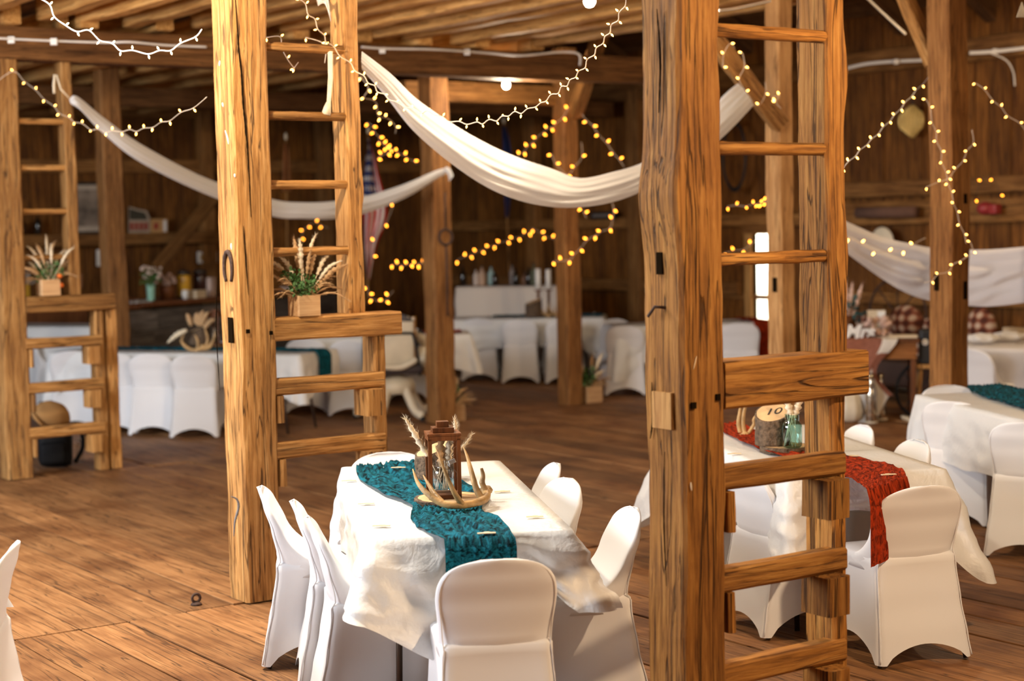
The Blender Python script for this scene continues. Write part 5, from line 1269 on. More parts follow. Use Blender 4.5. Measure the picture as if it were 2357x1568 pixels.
# ------------------------------------------------------------------ cream barber chair
def barber():
    p = on(905, 972, 0.0) + Vector((0, .30, 0)); yaw = 0.25
    M = Matrix.Translation(p) @ Matrix.Rotation(yaw, 4, 'Z'); t = thing('barber_chair', M, 'antique cream barber chair on curved pedestal feet', 'barber chair')
    for k, a in enumerate((-125, -60, 25, 155)):
        a = math.radians(a); d = Vector((math.cos(a), math.sin(a), 0)); bm = bmesh.new()
        P = [d * .05 + Z * .36, d * .13 + Z * .35, d * .20 + Z * .25, d * .30 + Z * .10, d * .42 + Z * .055]
        a_tube(bm, catmull(P, 20), [.075, .075, .07, .066, .062, .06, .055, .052, .05, .048, .046, .045, .044, .043, .042, .042, .042, .042, .044, .044, .03], 12)
        lg = mobj('leg', bm, M_CREAM, t, smooth=True)
        bm = bmesh.new(); a_ball(bm, d * .41 + Z * .026, (.03, .03, .026)); mobj('caster', bm, M_BLACK, lg, smooth=True)
    bm = bmesh.new(); a_lathe(bm, [(.20, .26), (.21, .34), (.18, .40), (.10, .42), (.09, .47)], 28); mobj('pedestal', bm, M_CREAM, t, smooth=True)
    bm = bmesh.new(); a_box(bm, (0, 0, .50), (.50, .50, .09), bev=.03); mobj('seat', bm, plain('dark_leather', (.05, .035, .035), rough=.5), t, smooth=True)
    bm = bmesh.new(); a_box(bm, (0, 0, 0), (.42, .06, .44), bev=.025); mobj('backrest', bm, M_CREAM, t, M @ Matrix.Translation((-.04, -.20, .76)) @ Matrix.Rotation(.12, 4, 'X'), smooth=True)
    bm = bmesh.new(); a_box(bm, (0, 0, 0), (.47, .03, .50), bev=.012); mobj('back_frame', bm, M_POST, t, M @ Matrix.Translation((-.04, -.165, .77)) @ Matrix.Rotation(.12, 4, 'X'), smooth=True)
    bm = bmesh.new(); a_tube(bm, [(-.24, -.22, .99), (-.12, -.22, 1.02), (.06, -.22, 1.01), (.16, -.2, .97)], .038, 12); mobj('headrest', bm, plain('grey_velvet', (.12, .11, .11), rough=.9), t, smooth=True)
    hb = bmesh.new()
    for k in range(8): q = k / 7; a_ball(hb, (-.22 + .38 * q, -.225, 1.045 - .05 * q * q), .02)
    mobj('button_trim', hb, M_CREAM, t, smooth=True)
    for sg in (-1, 1):
        bm = bmesh.new(); a_tube(bm, catmull([(sg * .27 - .02, -.20, .86), (sg * .27 - .02, -.06, .87), (sg * .27, .12, .80), (sg * .27, .16, .62), (sg * .26, .17, .44)], 20), .017, 8); mobj('arm_rail', bm, M_BLACK, t, smooth=True)
    bm = bmesh.new(); a_tube(bm, catmull([(-.25, -.255, .855), (.10, -.255, .86), (.16, -.25, .82), (.20, -.24, .60), (.215, -.23, .44)], 24), .014, 8); mobj('back_bar', bm, M_BLACK, t, smooth=True)
    bm = bmesh.new(); a_tube(bm, catmull([(-.22, -.27, .55), (0, -.28, .53), (.12, -.28, .57), (.17, -.27, .60)], 14), [.03] * 15, 10); mobj('side_bracket', bm, M_CREAM, t, smooth=True)
    bm = bmesh.new(); a_ball(bm, (.30, .0, .57), (.12, .15, .15), 0, 20, 14); a_tube(bm, catmull([(.20, -.05, .86), (.28, -.02, .78), (.36, .0, .66), (.40, .0, .5)], 12), [.03, .035, .04, .045, .05, .05, .05, .05, .05, .05, .045, .04, .03], 10); mobj('scrolled_arm', bm, M_CREAM, t, smooth=True)
barber()

# ------------------------------------------------------------------ the bar counter and what stands on it
ba, bb = on(292, 701, 1.07), on(775, 662, 1.07); bu = (bb - ba); bL = bu.length; bu.normalize(); bv = Vector((-bu.y, bu.x, 0))
t = thing('bar_counter', frame(Vector((ba.x, ba.y, 0)), bu), 'bar counter with grey barn-wood front and brown top', 'bar counter')
random.seed(31); bm = bmesh.new(); x = 0
for row in range(4):
    x = -random.uniform(0, .5)
    while x < bL:
        w_ = random.uniform(.5, .9); x0, x1 = max(0, x), min(bL, x + w_)
        if x1 - x0 > .03: a_box(bm, ((x0 + x1) / 2, .02 + random.uniform(0, .008), .13 + row * .245), (x1 - x0 - .006, .03, .238))
        x += w_
mobj('front_panel', bm, M_GREY, t)
bm = bmesh.new(); a_box(bm, (bL / 2, .30, 1.05), (bL + .06, .66, .045), bev=.008); mobj('counter_top', bm, wood('red_brown_top', (.10, .035, .015), (.20, .075, .03), (.28, .12, .05), axis='X'), t)
bm = bmesh.new(); a_box(bm, (bL / 2, .05, .5), (bL, .02, 1.0)); a_box(bm, (.02, .3, .5), (.04, .56, 1.0)); mobj('carcass', bm, M_GAP, t)
def bp(px, off=.25, z=1.073):                # a point on the counter seen at pixel column px
    r = ray(px, 690); n = Vector((-bu.y, bu.x, 0)); b0_ = Vector((ba.x, ba.y, 0)) + n * off
    k = (b0_ - Vector((EYE.x, EYE.y, 0))).dot(n) / Vector((r.x, r.y, 0)).dot(n)
    q = EYE + r * k; return Vector((q.x, q.y, z))
def lathe_thing(name, p, prof, mat, label, cat, group=None, n=20, cap=None):
    t = thing(name, p, label, cat, group); bm = bmesh.new(); a_lathe(bm, prof, n); mobj('body', bm, mat, t, smooth=True)
    if cap: bm = bmesh.new(); a_lathe(bm, cap[0], n); mobj(cap[2], bm, cap[1], t, smooth=True)
    return t
def bottle(p, r, h, mat, label, group, capm=None):
    return lathe_thing('bottle', p, [(r * .9, 0), (r, .01), (r, h * .58), (r * .8, h * .68), (r * .33, h * .78), (r * .30, h * .95)], mat, label, 'bottle', group, 14, ([(r * .34, h * .93), (r * .34, h), (.001, h)], capm or M_BLACK, 'cap'))
bm = bmesh.new()
a_grid(bm, lambda u, v: bp(298 + 52 * u, .02 + .4 * v, 1.078 + .03 * abs(nz(u * 4, v * 3)) - (.06 * max(0, .12 - v) / .12)), 20, 14)
lab(mobj('white_towel', bm, M_PLASTIC, None, smooth=True), 'crumpled white cloth on the left end of the bar counter', 'cloth')
t = lathe_thing('flower_vase', bp(348), [(.04, 0), (.045, .01), (.05, .12), (.052, .2), (.045, .2), (.04, .06)], plain('mint_enamel', (.28, .52, .40), rough=.4), 'mint green vase of small flowers on the bar counter', 'vase')
rng = random.Random(6); bm = bmesh.new(); fb = bmesh.new(); gb = bmesh.new()
for k in range(16):
    a_ = rng.uniform(0, 6.28); s_ = rng.uniform(.02, .16); e = Vector((s_ * math.cos(a_), s_ * math.sin(a_), rng.uniform(.24, .42))); stem(gb, [(0, 0, .15), (e.x * .4, e.y * .4, .25), e], .003); a_ball(fb, e, rng.uniform(.014, .028), 0, 8, 6)
leaf_cluster(gb, (0, 0, .26), .1, 60, .05, rng)
mobj('flowers', fb, plain('dusty_flowers', (.66, .50, .40), rough=.9), t, smooth=True); mobj('leaves', gb, M_GREEN, t)
t = thing('flower_basket', bp(385, .3), 'brown basket of dried flowers right of the mint vase', 'basket'); bm = bmesh.new(); a_lathe(bm, [(.08, 0), (.11, .16), (.10, .17), (.08, .05)], 18); mobj('basket', bm, M_WALNUT, t, smooth=True)
fb = bmesh.new()
for k in range(18): a_ball(fb, (rng.uniform(-.12, .12), rng.uniform(-.08, .08), rng.uniform(.16, .32)), rng.uniform(.02, .035), 0, 8, 6)
mobj('flowers', fb, plain('dry_pink_flowers', (.50, .33, .26), rough=.9), t, smooth=True)
def dispenser(p, body, label):
    t = thing('drink_dispenser', p, label, 'drink dispenser', 'drink dispensers on the bar'); bm = bmesh.new(); a_lathe(bm, [(.075, .02), (.085, .03), (.085, .25), (.075, .29), (.06, .30)], 22); mobj('tank', bm, body, t, smooth=True)
    bm = bmesh.new(); a_lathe(bm, [(.088, .0), (.088, .025), (.03, .026)], 22); mobj('stand', bm, M_BLACK, t)
    bm = bmesh.new(); a_lathe(bm, [(.082, .285), (.082, .33), (.02, .345), (.001, .35)], 22); mobj('lid', bm, M_METAL, t, smooth=True)
    bm = bmesh.new(); a_tube(bm, [(0, -.08, .07), (0, -.12, .07), (0, -.125, .04)], .010, 8); mobj('tap', bm, M_WHITE, t, smooth=True)
dispenser(bp(425), plain('yellow_drink', (.62, .33, .03), rough=.2), 'yellow drink dispenser on the bar counter')
dispenser(bp(462), plain('dark_drink', (.05, .018, .012), rough=.2), 'dark drink dispenser nearest the tall bright post')
lathe_thing('cup', bp(427, .06), [(.03, 0), (.04, .11), (.036, .11), (.027, .01)], M_WHITE, 'white cup before the yellow dispenser', 'cup')
def boxy(name, p, s, mat, label, cat, u=None, group=None):
    bm = bmesh.new(); a_box(bm, (0, 0, s[2] / 2), s, bev=min(s) * .08); return lab(mobj(name, bm, mat, None, frame(p, u or bu)), label, cat, group)
boxy('napkin_box', bp(455, .06), (.20, .12, .10), M_PAPER, 'tan napkin box before the dispensers', 'box')
boxy('paper_bag', bp(485, .15), (.10, .10, .24), plain('pinkish_paper', (.55, .40, .33)), 'pinkish paper bag at the tall post end of the bar', 'bag')
# bar goods behind the ladder rungs of the middle ladder
boxy('serving_tray', bp(690, .2), (.5, .3, .04), plain('pale_tray', (.62, .48, .40)), 'pale serving tray seen through the middle ladder', 'tray')
# --- shelf and pictures on the back wall
def wallp(px, py, off=.15): # a point in front of the back wall seen at the pixel
    r = ray(px, py); k = (A_END - off - EYE.dot(A)) / r.dot(A); return EYE + r * k
s0, s1 = wallp(20, 552, .2), wallp(498, 552, .2); s1.z = s0.z = 1.80
timber('wall_shelf', s0, s1, 0.16, 0.26, M_BEAM, label='long plank shelf on the back wall above the bar', cat='shelf', ref=Z)
zsh = 1.885
def sp(px, off=.2): q = wallp(px, 545, off); return Vector((q.x, q.y, zsh))
for i, (px, r, h, m) in enumerate([(38, .035, .26, M_DARKGLASS), (53, .04, .22, M_DARKGLASS), (88, .045, .28, M_DARKGLASS)]):
    bottle(sp(px), r, h, m, ['dark bottle with pale label nearest the left post on the wall shelf', 'short dark bottle second on the wall shelf', 'widest dark bottle on the wall shelf, left of the framed picture'][i], 'bottles on the wall shelf')
def framed(px0, py0, px1, py1, label, inner, off=.12, frame_m=None):
    a_, b_, c_ = wallp(px0, py1, off), wallp(px1, py1, off), wallp(px0, py0, off); w_ = (b_ - a_).length; h_ = c_.z - a_.z
    t = thing('framed_picture', frame(Vector((a_.x, a_.y, a_.z)), B), label, 'picture'); fm = frame_m or M_BLACK; e = .035
    bm = bmesh.new()
    for (x, z, sx, sz) in ((w_ / 2, e / 2, w_, e), (w_ / 2, h_ - e / 2, w_, e), (e / 2, h_ / 2, e, h_ - 2 * e), (w_ - e / 2, h_ / 2, e, h_ - 2 * e)): a_box(bm, (x, 0, z), (sx, .03, sz), bev=.003)
    mobj('frame', bm, fm, t)
    bm = bmesh.new(); a_box(bm, (w_ / 2, .005, h_ / 2), (w_ - 2 * e, .01, h_ - 2 * e)); p_ = mobj('mat_board', bm, plain('grey_beige_print', (.46, .38, .30)), t)
    bm = bmesh.new(); a_box(bm, (w_ / 2, -.003, h_ / 2), (w_ * .66, .006, h_ * .7)); mobj('print', bm, inner, t)
    return t
framed(146, 420, 250, 540, 'large black-framed picture leaning above the wall shelf', plain('dim_print', (.22, .17, .13), var=.6, scale=5))
framed(455, 580, 500, 606, 'small white-framed print beside the tall bright post', plain('gold_print', (.45, .26, .06)), frame_m=M_WHITE)
# shaped sign and boxes right of the post
def flat_poly(name, pts, mat, label, cat, off=.16, th=.03, parts=()):
    W = [wallp(x, y, off) for x, y in pts]; bm = bmesh.new(); lo = [bm.verts.new(p) for p in W]; hi = [bm.verts.new(p - A * th) for p in W]
    bm.faces.new(lo[::-1]); bm.faces.new(hi); n = len(W)
    for k in range(n): bm.faces.new((lo[k], lo[(k + 1) % n], hi[(k + 1) % n], hi[k]))
    o = lab(mobj(name, bm, mat, None), label, cat)
    for (nm, q, m, lb) in parts:
        W2 = [wallp(x, y, off + th + .004) for x, y in q]; bm = bmesh.new(); lo = [bm.verts.new(p) for p in W2]; hi = [bm.verts.new(p - A * .004) for p in W2]; bm.faces.new(hi); bm.faces.new(lo[::-1])
        for k in range(len(q)): bm.faces.new((lo[k], lo[(k + 1) % len(q)], hi[(k + 1) % len(q)], hi[k]))
        lab(mobj(nm, bm, m, o, Matrix()), lb)
    return o
red = plain('faded_red', (.32, .05, .03))
flat_poly('shaped_sign', [(296, 541), (343, 541), (343, 502), (336, 485), (318, 482), (304, 478), (296, 476)], plain('pale_edge', (.42, .33, .24)), 'shaped dark sign with red lettering on the wall shelf', 'sign',
          parts=[('sign_face', [(298, 506), (338, 506), (338, 500), (333, 489), (317, 486), (302, 481), (298, 480)], plain('dark_green_face', (.05, .045, .03)), 'dark face')] + [('red_letter', [(x, 530), (x + 8, 530), (x + 8, 512), (x, 512)], red, 'red letter block') for x in (299, 310, 321, 332)])
flat_poly('boxed_sign', [(345, 538), (384, 538), (384, 504), (345, 504)], plain('tan_sign', (.50, .27, .10)), 'tan boxed sign with a red mark on the wall shelf', 'sign', parts=[('red_mark', [(354, 528), (364, 528), (364, 513), (354, 513)], red, 'red mark'), ('pale_end', [(376, 533), (383, 533), (383, 507), (376, 507)], M_WHITE, 'pale end panel')])
flat_poly('hanging_paper', [(222, 613), (238, 613), (238, 575), (222, 575)], M_WHITE, 'white paper hanging beside the bar post', 'paper', th=.01)
# the clutter behind the left ladder shelf
lw = wallp(60, 700, 1.0); 
boxy('low_cabinet', Vector((lw.x, lw.y, 0)) + B * .55, (1.9, .5, 1.03), M_WALNUT, 'low dark cabinet behind the left ladder shelf', 'cabinet', B)
def cab(px, off=1.0): q = wallp(px, 690, off); return Vector((q.x, q.y, 1.035))
boxy('yellow_stand', cab(61), (.05, .12, .22), plain('yellow_paint', (.62, .34, .02)), 'yellow stand left of the planter behind the left ladder', 'stand', B)
boxy('plank_box', cab(150, .9), (.26, .2, .05), M_JOIST, 'pale wooden tray right of the planter behind the left ladder', 'tray', B)
for i, (px, py, R_px) in enumerate([(52, 640, 17), (72, 640, 12), (157, 605, 14)]):
    c_ = wallp(px, py, .85); bm = bmesh.new(); a_ring(bm, frame(c_, B), R_px * 20.5 / 3900, .018, 30, 8)
    lab(mobj('grey_wreath', bm, plain('grey_twigs', (.33, .27, .22), rough=.95, var=.4, scale=40), None), ['large grey wreath beside the left post behind the ladder', 'brown small wreath left of the planter behind the ladder', 'thin wreath right of the planter behind the ladder'][i], 'wreath')
flat_poly('crate_label', [(144, 662), (176, 662), (176, 630), (144, 630)], plain('rusty_crate', (.30, .13, .06)), 'rusty crate right of the planter behind the left ladder', 'crate', off=.8, th=.2, parts=[('red_mark', [(x, 652), (x + 6, 652), (x + 6, 638), (x, 638)], red, None) for x in (150, 162)])
# --- tall bar with white skirt in the far corner
tb = on(1050, 662, 1.10); te = on(1300, 659, 1.10); tu = (te - tb).normalized(); tv = Vector((-tu.y, tu.x, 0)); tL = (te - tb).length
tc_ = Vector(((tb.x + te.x) / 2, (tb.y + te.y) / 2, 0)) + tv * .27
t = table(tc_, tu, tL, .5, 'tall serving bar under a white skirt in the far corner', H=1.09)
cloth('bar_skirt', tc_, tu, tL + .02, .52, 1.10, 1.02, {}, 'white skirt hanging to the floor around the far serving bar', mat=fabric('beige_white_skirt', (.74, .66, .58), trans=.1), seed=3.1, folds=.02)
rng = random.Random(12)
cols = [M_DARKGLASS, plain('pale_jug', (.62, .52, .45)), plain('tan_jug', (.5, .34, .24)), plain('aqua_label', (.35, .50, .47)), M_DARKGLASS, plain('grey_bottle', (.25, .21, .19)), M_DARKGLASS, plain('brown_bottle', (.18, .09, .05)), M_DARKGLASS, plain('dim_green_bottle', (.09, .10, .06))]
names = ['dark bottle beside the iron-ring post', 'tall white two-tier bottle', 'short tan jug', 'bottle with pale aqua label', 'dark bottle right of the aqua label', 'grey round bottle with light top', 'dark squat bottle in the middle gap', 'brown bottle left of the candles', 'dark bottle behind the stump', 'green-grey bottle against the far post']
for i, px in enumerate((1058, 1091, 1104, 1122, 1135, 1168, 1184, 1203, 1214, 1226)):
    q = on(px, 660, 1.103); q = Vector((q.x, q.y, 1.115)) + tv * rng.uniform(.08, .3)
    bottle(q, rng.uniform(.034, .05), rng.uniform(.17, .29), cols[i], names[i] + ' on the far serving bar', 'bottles on the far serving bar')
# --- flags
def flag(label, px, d, width, pole_px, stripes=True, blue=(.03, .045, .16)):
    p_top = at(pole_px[0], pole_px[1], d); p_bot = at(pole_px[2], pole_px[3], d); t = thing('flag', p_top, label, 'flag')
    bm = bmesh.new(); a_tube(bm, [p_top - p_top, p_bot - p_top], .012, 8); mobj('pole', bm, M_POST, t, smooth=True)
    bm = bmesh.new(); a_ball(bm, Z * .03, (.02, .02, .05)); mobj('finial', bm, M_CREAM, t, smooth=True)
    top = catmull([at(*q, d - .05) for q in px[0]], 60); bot = catmull([at(*q, d - .05) for q in px[1]], 60)
    M1 = [plain('flag_red', (.60, .03, .03), rough=.8), plain('flag_white', (.85, .80, .74), rough=.8), plain('flag_blue', blue, rough=.8)]
    def mi(u, v):
        if not stripes: return 2
        if u < .42 and v < .62:
            a = (u * 30) % 2.0; b = (v * 16 + (1 if int(u * 15) % 2 else 0)) % 2.0
            return 1 if (a < .95 and b < .95) else 2
        return int(v * 9 + .2) % 2
    def fn(u, v):
        i = min(60, int(round(u * 60))); p = top[i].lerp(bot[i], v) - p_top
        return p + Vector((0, .07 * math.sin(v * 11 + u * 3) + .03 * nz(u * 5, v * 6), 0))
    a_grid(bm := bmesh.new(), fn, 60, 36, mi); mobj('cloth', bm, M1, t, smooth=False)
# furled stars-and-stripes: u runs down the cloth, v across it
flag('striped flag with a starry blue field hanging behind the middle ladder', ([(846, 318), (838, 400), (835, 480), (838, 560), (846, 640)], [(852, 318), (872, 400), (892, 490), (866, 570), (850, 645)]), 21.0, .3, (848, 306, 846, 700))
flag('furled dark blue flag on the back wall', ([(1155, 290), (1158, 360), (1160, 440), (1164, 500)], [(1164, 290), (1178, 360), (1176, 440), (1172, 500)]), 22.3, .2, (1160, 282, 1172, 640), False)
flag('slim furled flag with orange foot seen through the middle ladder', ([(652, 330), (650, 380), (650, 440)], [(664, 330), (668, 380), (670, 440)]), 21.8, .2, (658, 320, 662, 640), False, (.45, .20, .08))
# dark sign board on the side wall
def rwall(px, py, off=.15):
    r = ray(px, py); k = (B_WALL - off - EYE.dot(B)) / r.dot(B); return EYE + r * k
c_ = rwall(1388, 496, .2); bm = bmesh.new(); a_box(bm, (0, 0, 0), (.55, .02, .10), bev=.004)
sg = lab(mobj('sign_board', bm, M_BLACK, None, frame(c_, -A)), 'long dark sign board between far string lights', 'sign')
bm = bmesh.new()
for k in range(9): a_box(bm, (-.19 + k * .047, -.013, 0), (.03, .003, .035))
lab(mobj('lettering', bm, plain('grey_letters', (.30, .25, .22)), sg), 'faint grey lettering')
# --- gold pumpkin, clock, rolled rug, wheel on the side wall
pp = rwall(2106, 278, .16); t = thing('metal_pumpkin', frame(pp, -A), 'ribbed gold metal pumpkin hanging on the side wall', 'pumpkin ornament'); bm = bmesh.new()
gold = plain('brass_gold', (.66, .46, .15), rough=.4, metal=.35)
for k in range(7):
    x = (k - 3) * .043; hh = .175 * math.cos((k - 3) * .30); a_tube(bm, catmull([(x * .35, -.03, -hh), (x * .95, -.05, -hh * .82), (x * 1.22, -.06, -hh * .35), (x * 1.22, -.06, hh * .3), (x * .95, -.05, hh * .78), (x * .35, -.03, hh * .92)], 20), .0165, 8)
mobj('ribs', bm, gold, t, smooth=True)
bm = bmesh.new(); a_tube(bm, catmull([(0, -.03, .15), (.005, -.03, .19), (-.03, -.03, .225)], 8), .016, 8); mobj('stalk', bm, M_IRON, t, smooth=True)
pc_ = rwall(2033, 557, .2); t = thing('wall_clock', frame(pc_, -A), 'round cream clock behind the sheer swag', 'clock'); bm = bmesh.new(); a_lathe(bm, [(.155, 0), (.165, .02), (.14, .03)], 36, M=Matrix.Rotation(math.pi / 2, 4, 'X')); mobj('rim', bm, M_CREAM, t, smooth=True)
bm = bmesh.new(); a_lathe(bm, [(.14, .015), (.001, .016)], 36, M=Matrix.Rotation(math.pi / 2, 4, 'X')); mobj('face', bm, plain('cream_face', (.70, .60, .45)), t)
bm = bmesh.new(); a_ball(bm, (0, -.02, .07), (.03, .006, .02)); a_box(bm, (0, -.02, 0), (.008, .004, .11)); mobj('hands', bm, M_WALNUT, t)
pr = rwall(2040, 489, .28); bm = bmesh.new(); a_tube(bm, [pr + A * .42, pr - A * .42], .06, 16); t = lab(mobj('rolled_rug', bm, plain('brown_rug', (.14, .07, .045), rough=.95), None, smooth=True), 'rolled brown rug lying on the side-wall beam', 'rug')
pw = rwall(2066, 726, .5); t = thing('wagon_wheel', frame(pw, -A), 'dark iron wheel leaning behind the couch', 'wheel'); bm = bmesh.new(); a_ring(bm, Matrix(), .40, .014, 48, 8); mobj('rim', bm, M_IRON, t)
bm = bmesh.new(); a_ball(bm, (0, 0, 0), .05); mobj('hub', bm, M_IRON, t)
for k in range(8): bm = bmesh.new(); q = k * math.pi / 4; a_tube(bm, [(.04 * math.cos(q), 0, .04 * math.sin(q)), (.40 * math.cos(q), 0, .40 * math.sin(q))], .008, 6); mobj('spoke', bm, M_IRON, t)
pk = rwall(1690, 360, .3); t = thing('iron_hoop', frame(pk, -A), 'dark hoop hanging on the side wall behind the near ladder', 'hoop'); bm = bmesh.new(); a_ring(bm, Matrix.Scale(2.0, 4, (0, 0, 1)), .20, .014, 40, 8); mobj('hoop', bm, M_BLACK, t)
pg = rwall(2268, 482, .26); bm = bmesh.new(); a_ball(bm, (0, 0, .06), (.09, .09, .07)); a_box(bm, (.12, 0, .05), (.1, .1, .1), bev=.01); lab(mobj('red_toy_truck', bm, plain('dark_red', (.28, .03, .03), rough=.4), None, frame(pg - Z * .05, -A), smooth=True), 'small dark red toy on the side-wall beam', 'toy')
# --- couch with plaid throw
cs = ab(12.2, 13.38)
ua = -A
t = thing('couch', frame(cs, ua), 'dark brown couch against the side wall', 'couch'); lea = plain('brown_leather', (.06, .03, .02), rough=.5)
for nm, c_, s_ in (('seat', (0, 0, .30), (1.5, .8, .28)), ('backrest', (0, .36, .55), (1.5, .2, .5)), ('armrest', (-.80, 0, .36), (.2, .85, .5)), ('armrest', (.80, 0, .36), (.2, .85, .5))):
    bm = bmesh.new(); a_box(bm, c_, s_, bev=.05); mobj(nm, bm, lea, t, smooth=True)
for sx in (-1, 1):
    for sy in (-1, 1): bm = bmesh.new(); a_box(bm, (sx * .78, sy * .32, .08), (.07, .07, .16)); mobj('foot', bm, M_WALNUT, t)
m, nt, pb_ = new_mat('plaid_wool'); tcx = nt.add('ShaderNodeTexCoord'); pb_.inputs['Roughness'].default_value = .95
w1 = nt.add('ShaderNodeTexWave', i_Scale=3.2, bands_direction='X'); w2 = nt.add('ShaderNodeTexWave', i_Scale=3.2, bands_direction='Z'); nt.link(tcx.outputs['Object'], w1.inputs['Vector']); nt.link(tcx.outputs['Object'], w2.inputs['Vector'])
ad = nt.add('ShaderNodeMath', operation='ADD'); nt.link(w1.outputs['Fac'], ad.inputs[0]); nt.link(w2.outputs['Fac'], ad.inputs[1]); hf = nt.add('ShaderNodeMath', operation='MULTIPLY', i_1=.5); nt.link(ad.outputs[0], hf.inputs[0])
cr = nt.add('ShaderNodeValToRGB'); e = cr.color_ramp.elements; e[0].position = .25; e[0].color = (.07, .016, .008, 1); e[1].position = .8; e[1].color = (.50, .36, .26, 1); k_ = e.new(.55); k_.color = (.24, .075, .035, 1); nt.link(hf.outputs[0], cr.inputs[0]); nt.link(cr.outputs[0], pb_.inputs['Base Color'])
bm = bmesh.new()
def th(u, v):
    x = -.74 + 1.48 * u; q = v * 1.3
    if q < .55: y, z = .24, .30 + q * .93
    elif q < .75: y, z = .24 + (q - .55), .815
    else: y, z = .48, .815 - (q - .75)
    return Vector((x, y - .03 + .03 * nz(u * 8, v * 5), z + .05 * nz(u * 5, 3) + .015 * nz(u * 14, v * 6)))
a_grid(bm, th, 60, 30); lab(mobj('plaid_blanket', bm, m, None, frame(cs, ua), smooth=True), 'brown plaid blanket spread over the couch back', 'blanket')
bm = bmesh.new(); a_ball(bm, (0, 0, 0), (.20, .13, .17), 0, 20, 14); lab(mobj('plaid_pillow', bm, m, None, frame(at(2085, 742, 16.6), ua), smooth=True), 'plaid pillow at the left end of the couch', 'pillow')
bm = bmesh.new(); a_ball(bm, (0, 0, 0), (.17, .12, .22), 0, 20, 14); lab(mobj('plaid_pillow', bm, m, None, frame(at(2258, 760, 16.2), ua), smooth=True), 'plaid pillow right of the dark lit post', 'pillow')
# --- the gift desk with cowhide, white words, flowers
ds = Vector((3.36, 15.95, 0)); du = Vector((.985, -.17, 0)).normalized(); t = thing('writing_desk', frame(ds, du), 'brown wooden desk under the cowhide', 'desk')
bm = bmesh.new(); a_box(bm, (0, 0, .75), (.92, .56, .03), bev=.006); mobj('desk_top', bm, M_WALNUT, t)
bm = bmesh.new(); a_box(bm, (0, -.01, .655), (.86, .50, .155), bev=.004); mobj('apron', bm, wood('orange_desk', (.16, .055, .015), (.30, .115, .03), (.38, .16, .05), axis='X'), t)
for sx in (-1, 1):
    for sy in (-1, 1): bm = bmesh.new(); a_box(bm, (sx * .40, sy * .22, .29), (.05, .05, .58), bev=.006); mobj('leg', bm, M_WALNUT, t)
hb = bmesh.new(); hide_m = [plain('brown_hide', (.27, .10, .06), rough=.95, var=.2, scale=30), plain('white_hide', (.74, .68, .60), rough=.95)]
def hide(u, v):
    x = -.26 + .42 * u + .16 * v * (1 - abs(2 * u - 1)) * .3 + .10 * math.sin(v * 7) * u; q = v * .95
    if q < .25: y, z = .0 - q * 1.18, .772
    else: y, z = -.305 - .03 * math.sin((q - .25) * 4), .765 - (q - .25) * (1.0 + .25 * math.sin(u * 5))
    return Vector((x, y - .012 * math.sin(u * 9 + v * 3), z + .01 * nz(u * 6, v * 6)))
a_grid(hb, hide, 36, 60, lambda u, v: 1 if (v > .62 and .12 < u < .85) or (v < .42 and u > .72) else 0)
lab(mobj('cowhide', hb, hide_m, None, frame(ds, du), smooth=True), 'brown and white cowhide draped over the desk front', 'cowhide')
def words(body, x, size, label):
    o = text_obj('white_word', body, size, .012, M_WHITE, .25, 'LEFT', .006); place(o, frame(ds, du) @ Matrix.Translation((x, -.18, .775)) @ Matrix.Rotation(math.pi / 2, 4, 'X')); lab(o, label, 'word sign')
words('Mrs', -.22, .17, 'white standing word Mrs on the desk')
rng = random.Random(44); t = thing('flower_arrangement', frame(ds + du * -.17 + Vector((0, .16, .766)), du), 'tall vase of dried flowers on the desk by the near ladder', 'flowers'); bm = bmesh.new(); a_lathe(bm, [(.06, 0), (.08, .1), (.06, .2), (.05, .2)], 18); mobj('vase', bm, M_WALNUT, t, smooth=True)
gb = bmesh.new(); leaf_cluster(gb, (.02, 0, .24), .13, 70, .07, rng); mobj('leaves', gb, plain('dark_teal_leaves', (.03, .08, .07)), t)
for k in range(5):
    bm = bmesh.new(); a_ = (-.35, -.15, .0, .12, .3)[k]; d_ = Vector((math.sin(a_), 0, math.cos(a_))); plume(bm, [d_ * .2, d_ * .38, d_ * .52], .03, 60, rng, 0, .05); mobj('plume', bm, plain('pink_pampas', (.70, .48, .38), rough=.95), t)
bm = bmesh.new(); a_box(bm, (0, 0, .125), (.17, .02, .25), bev=.003); t = lab(mobj('photo_board', bm, M_PAPER, None, frame(ds + du * .10 + Vector((0, .1, .766)), dirv(90 + 12)) ), 'upright photo board with white page on the desk', 'board')
bm = bmesh.new(); a_box(bm, (.045, -.012, .14), (.07, .004, .2)); mobj('white_page', bm, M_WHITE, t)
bm = bmesh.new()
for k in range(16): a_ball(bm, (rng.uniform(-.12, .12), rng.uniform(-.05, .05), rng.uniform(.03, .17)), rng.uniform(.025, .045), 0, 10, 8)
lab(mobj('flower_wreath', bm, plain('blush_flowers', (.55, .36, .28), var=.5, scale=20), None, frame(ds + du * .06 + Vector((0, -.06, .766)), du), smooth=True), 'low bunch of blush flowers before the photo board', 'flowers')
bm = bmesh.new(); a_box(bm, (0, 0, .012), (.26, .18, .024), bev=.004); lab(mobj('guest_book', bm, M_PAPER, None, frame(ds + du * .30 + Vector((0, -.08, .766)), du)), 'open guest book lying on the right of the desk', 'book')
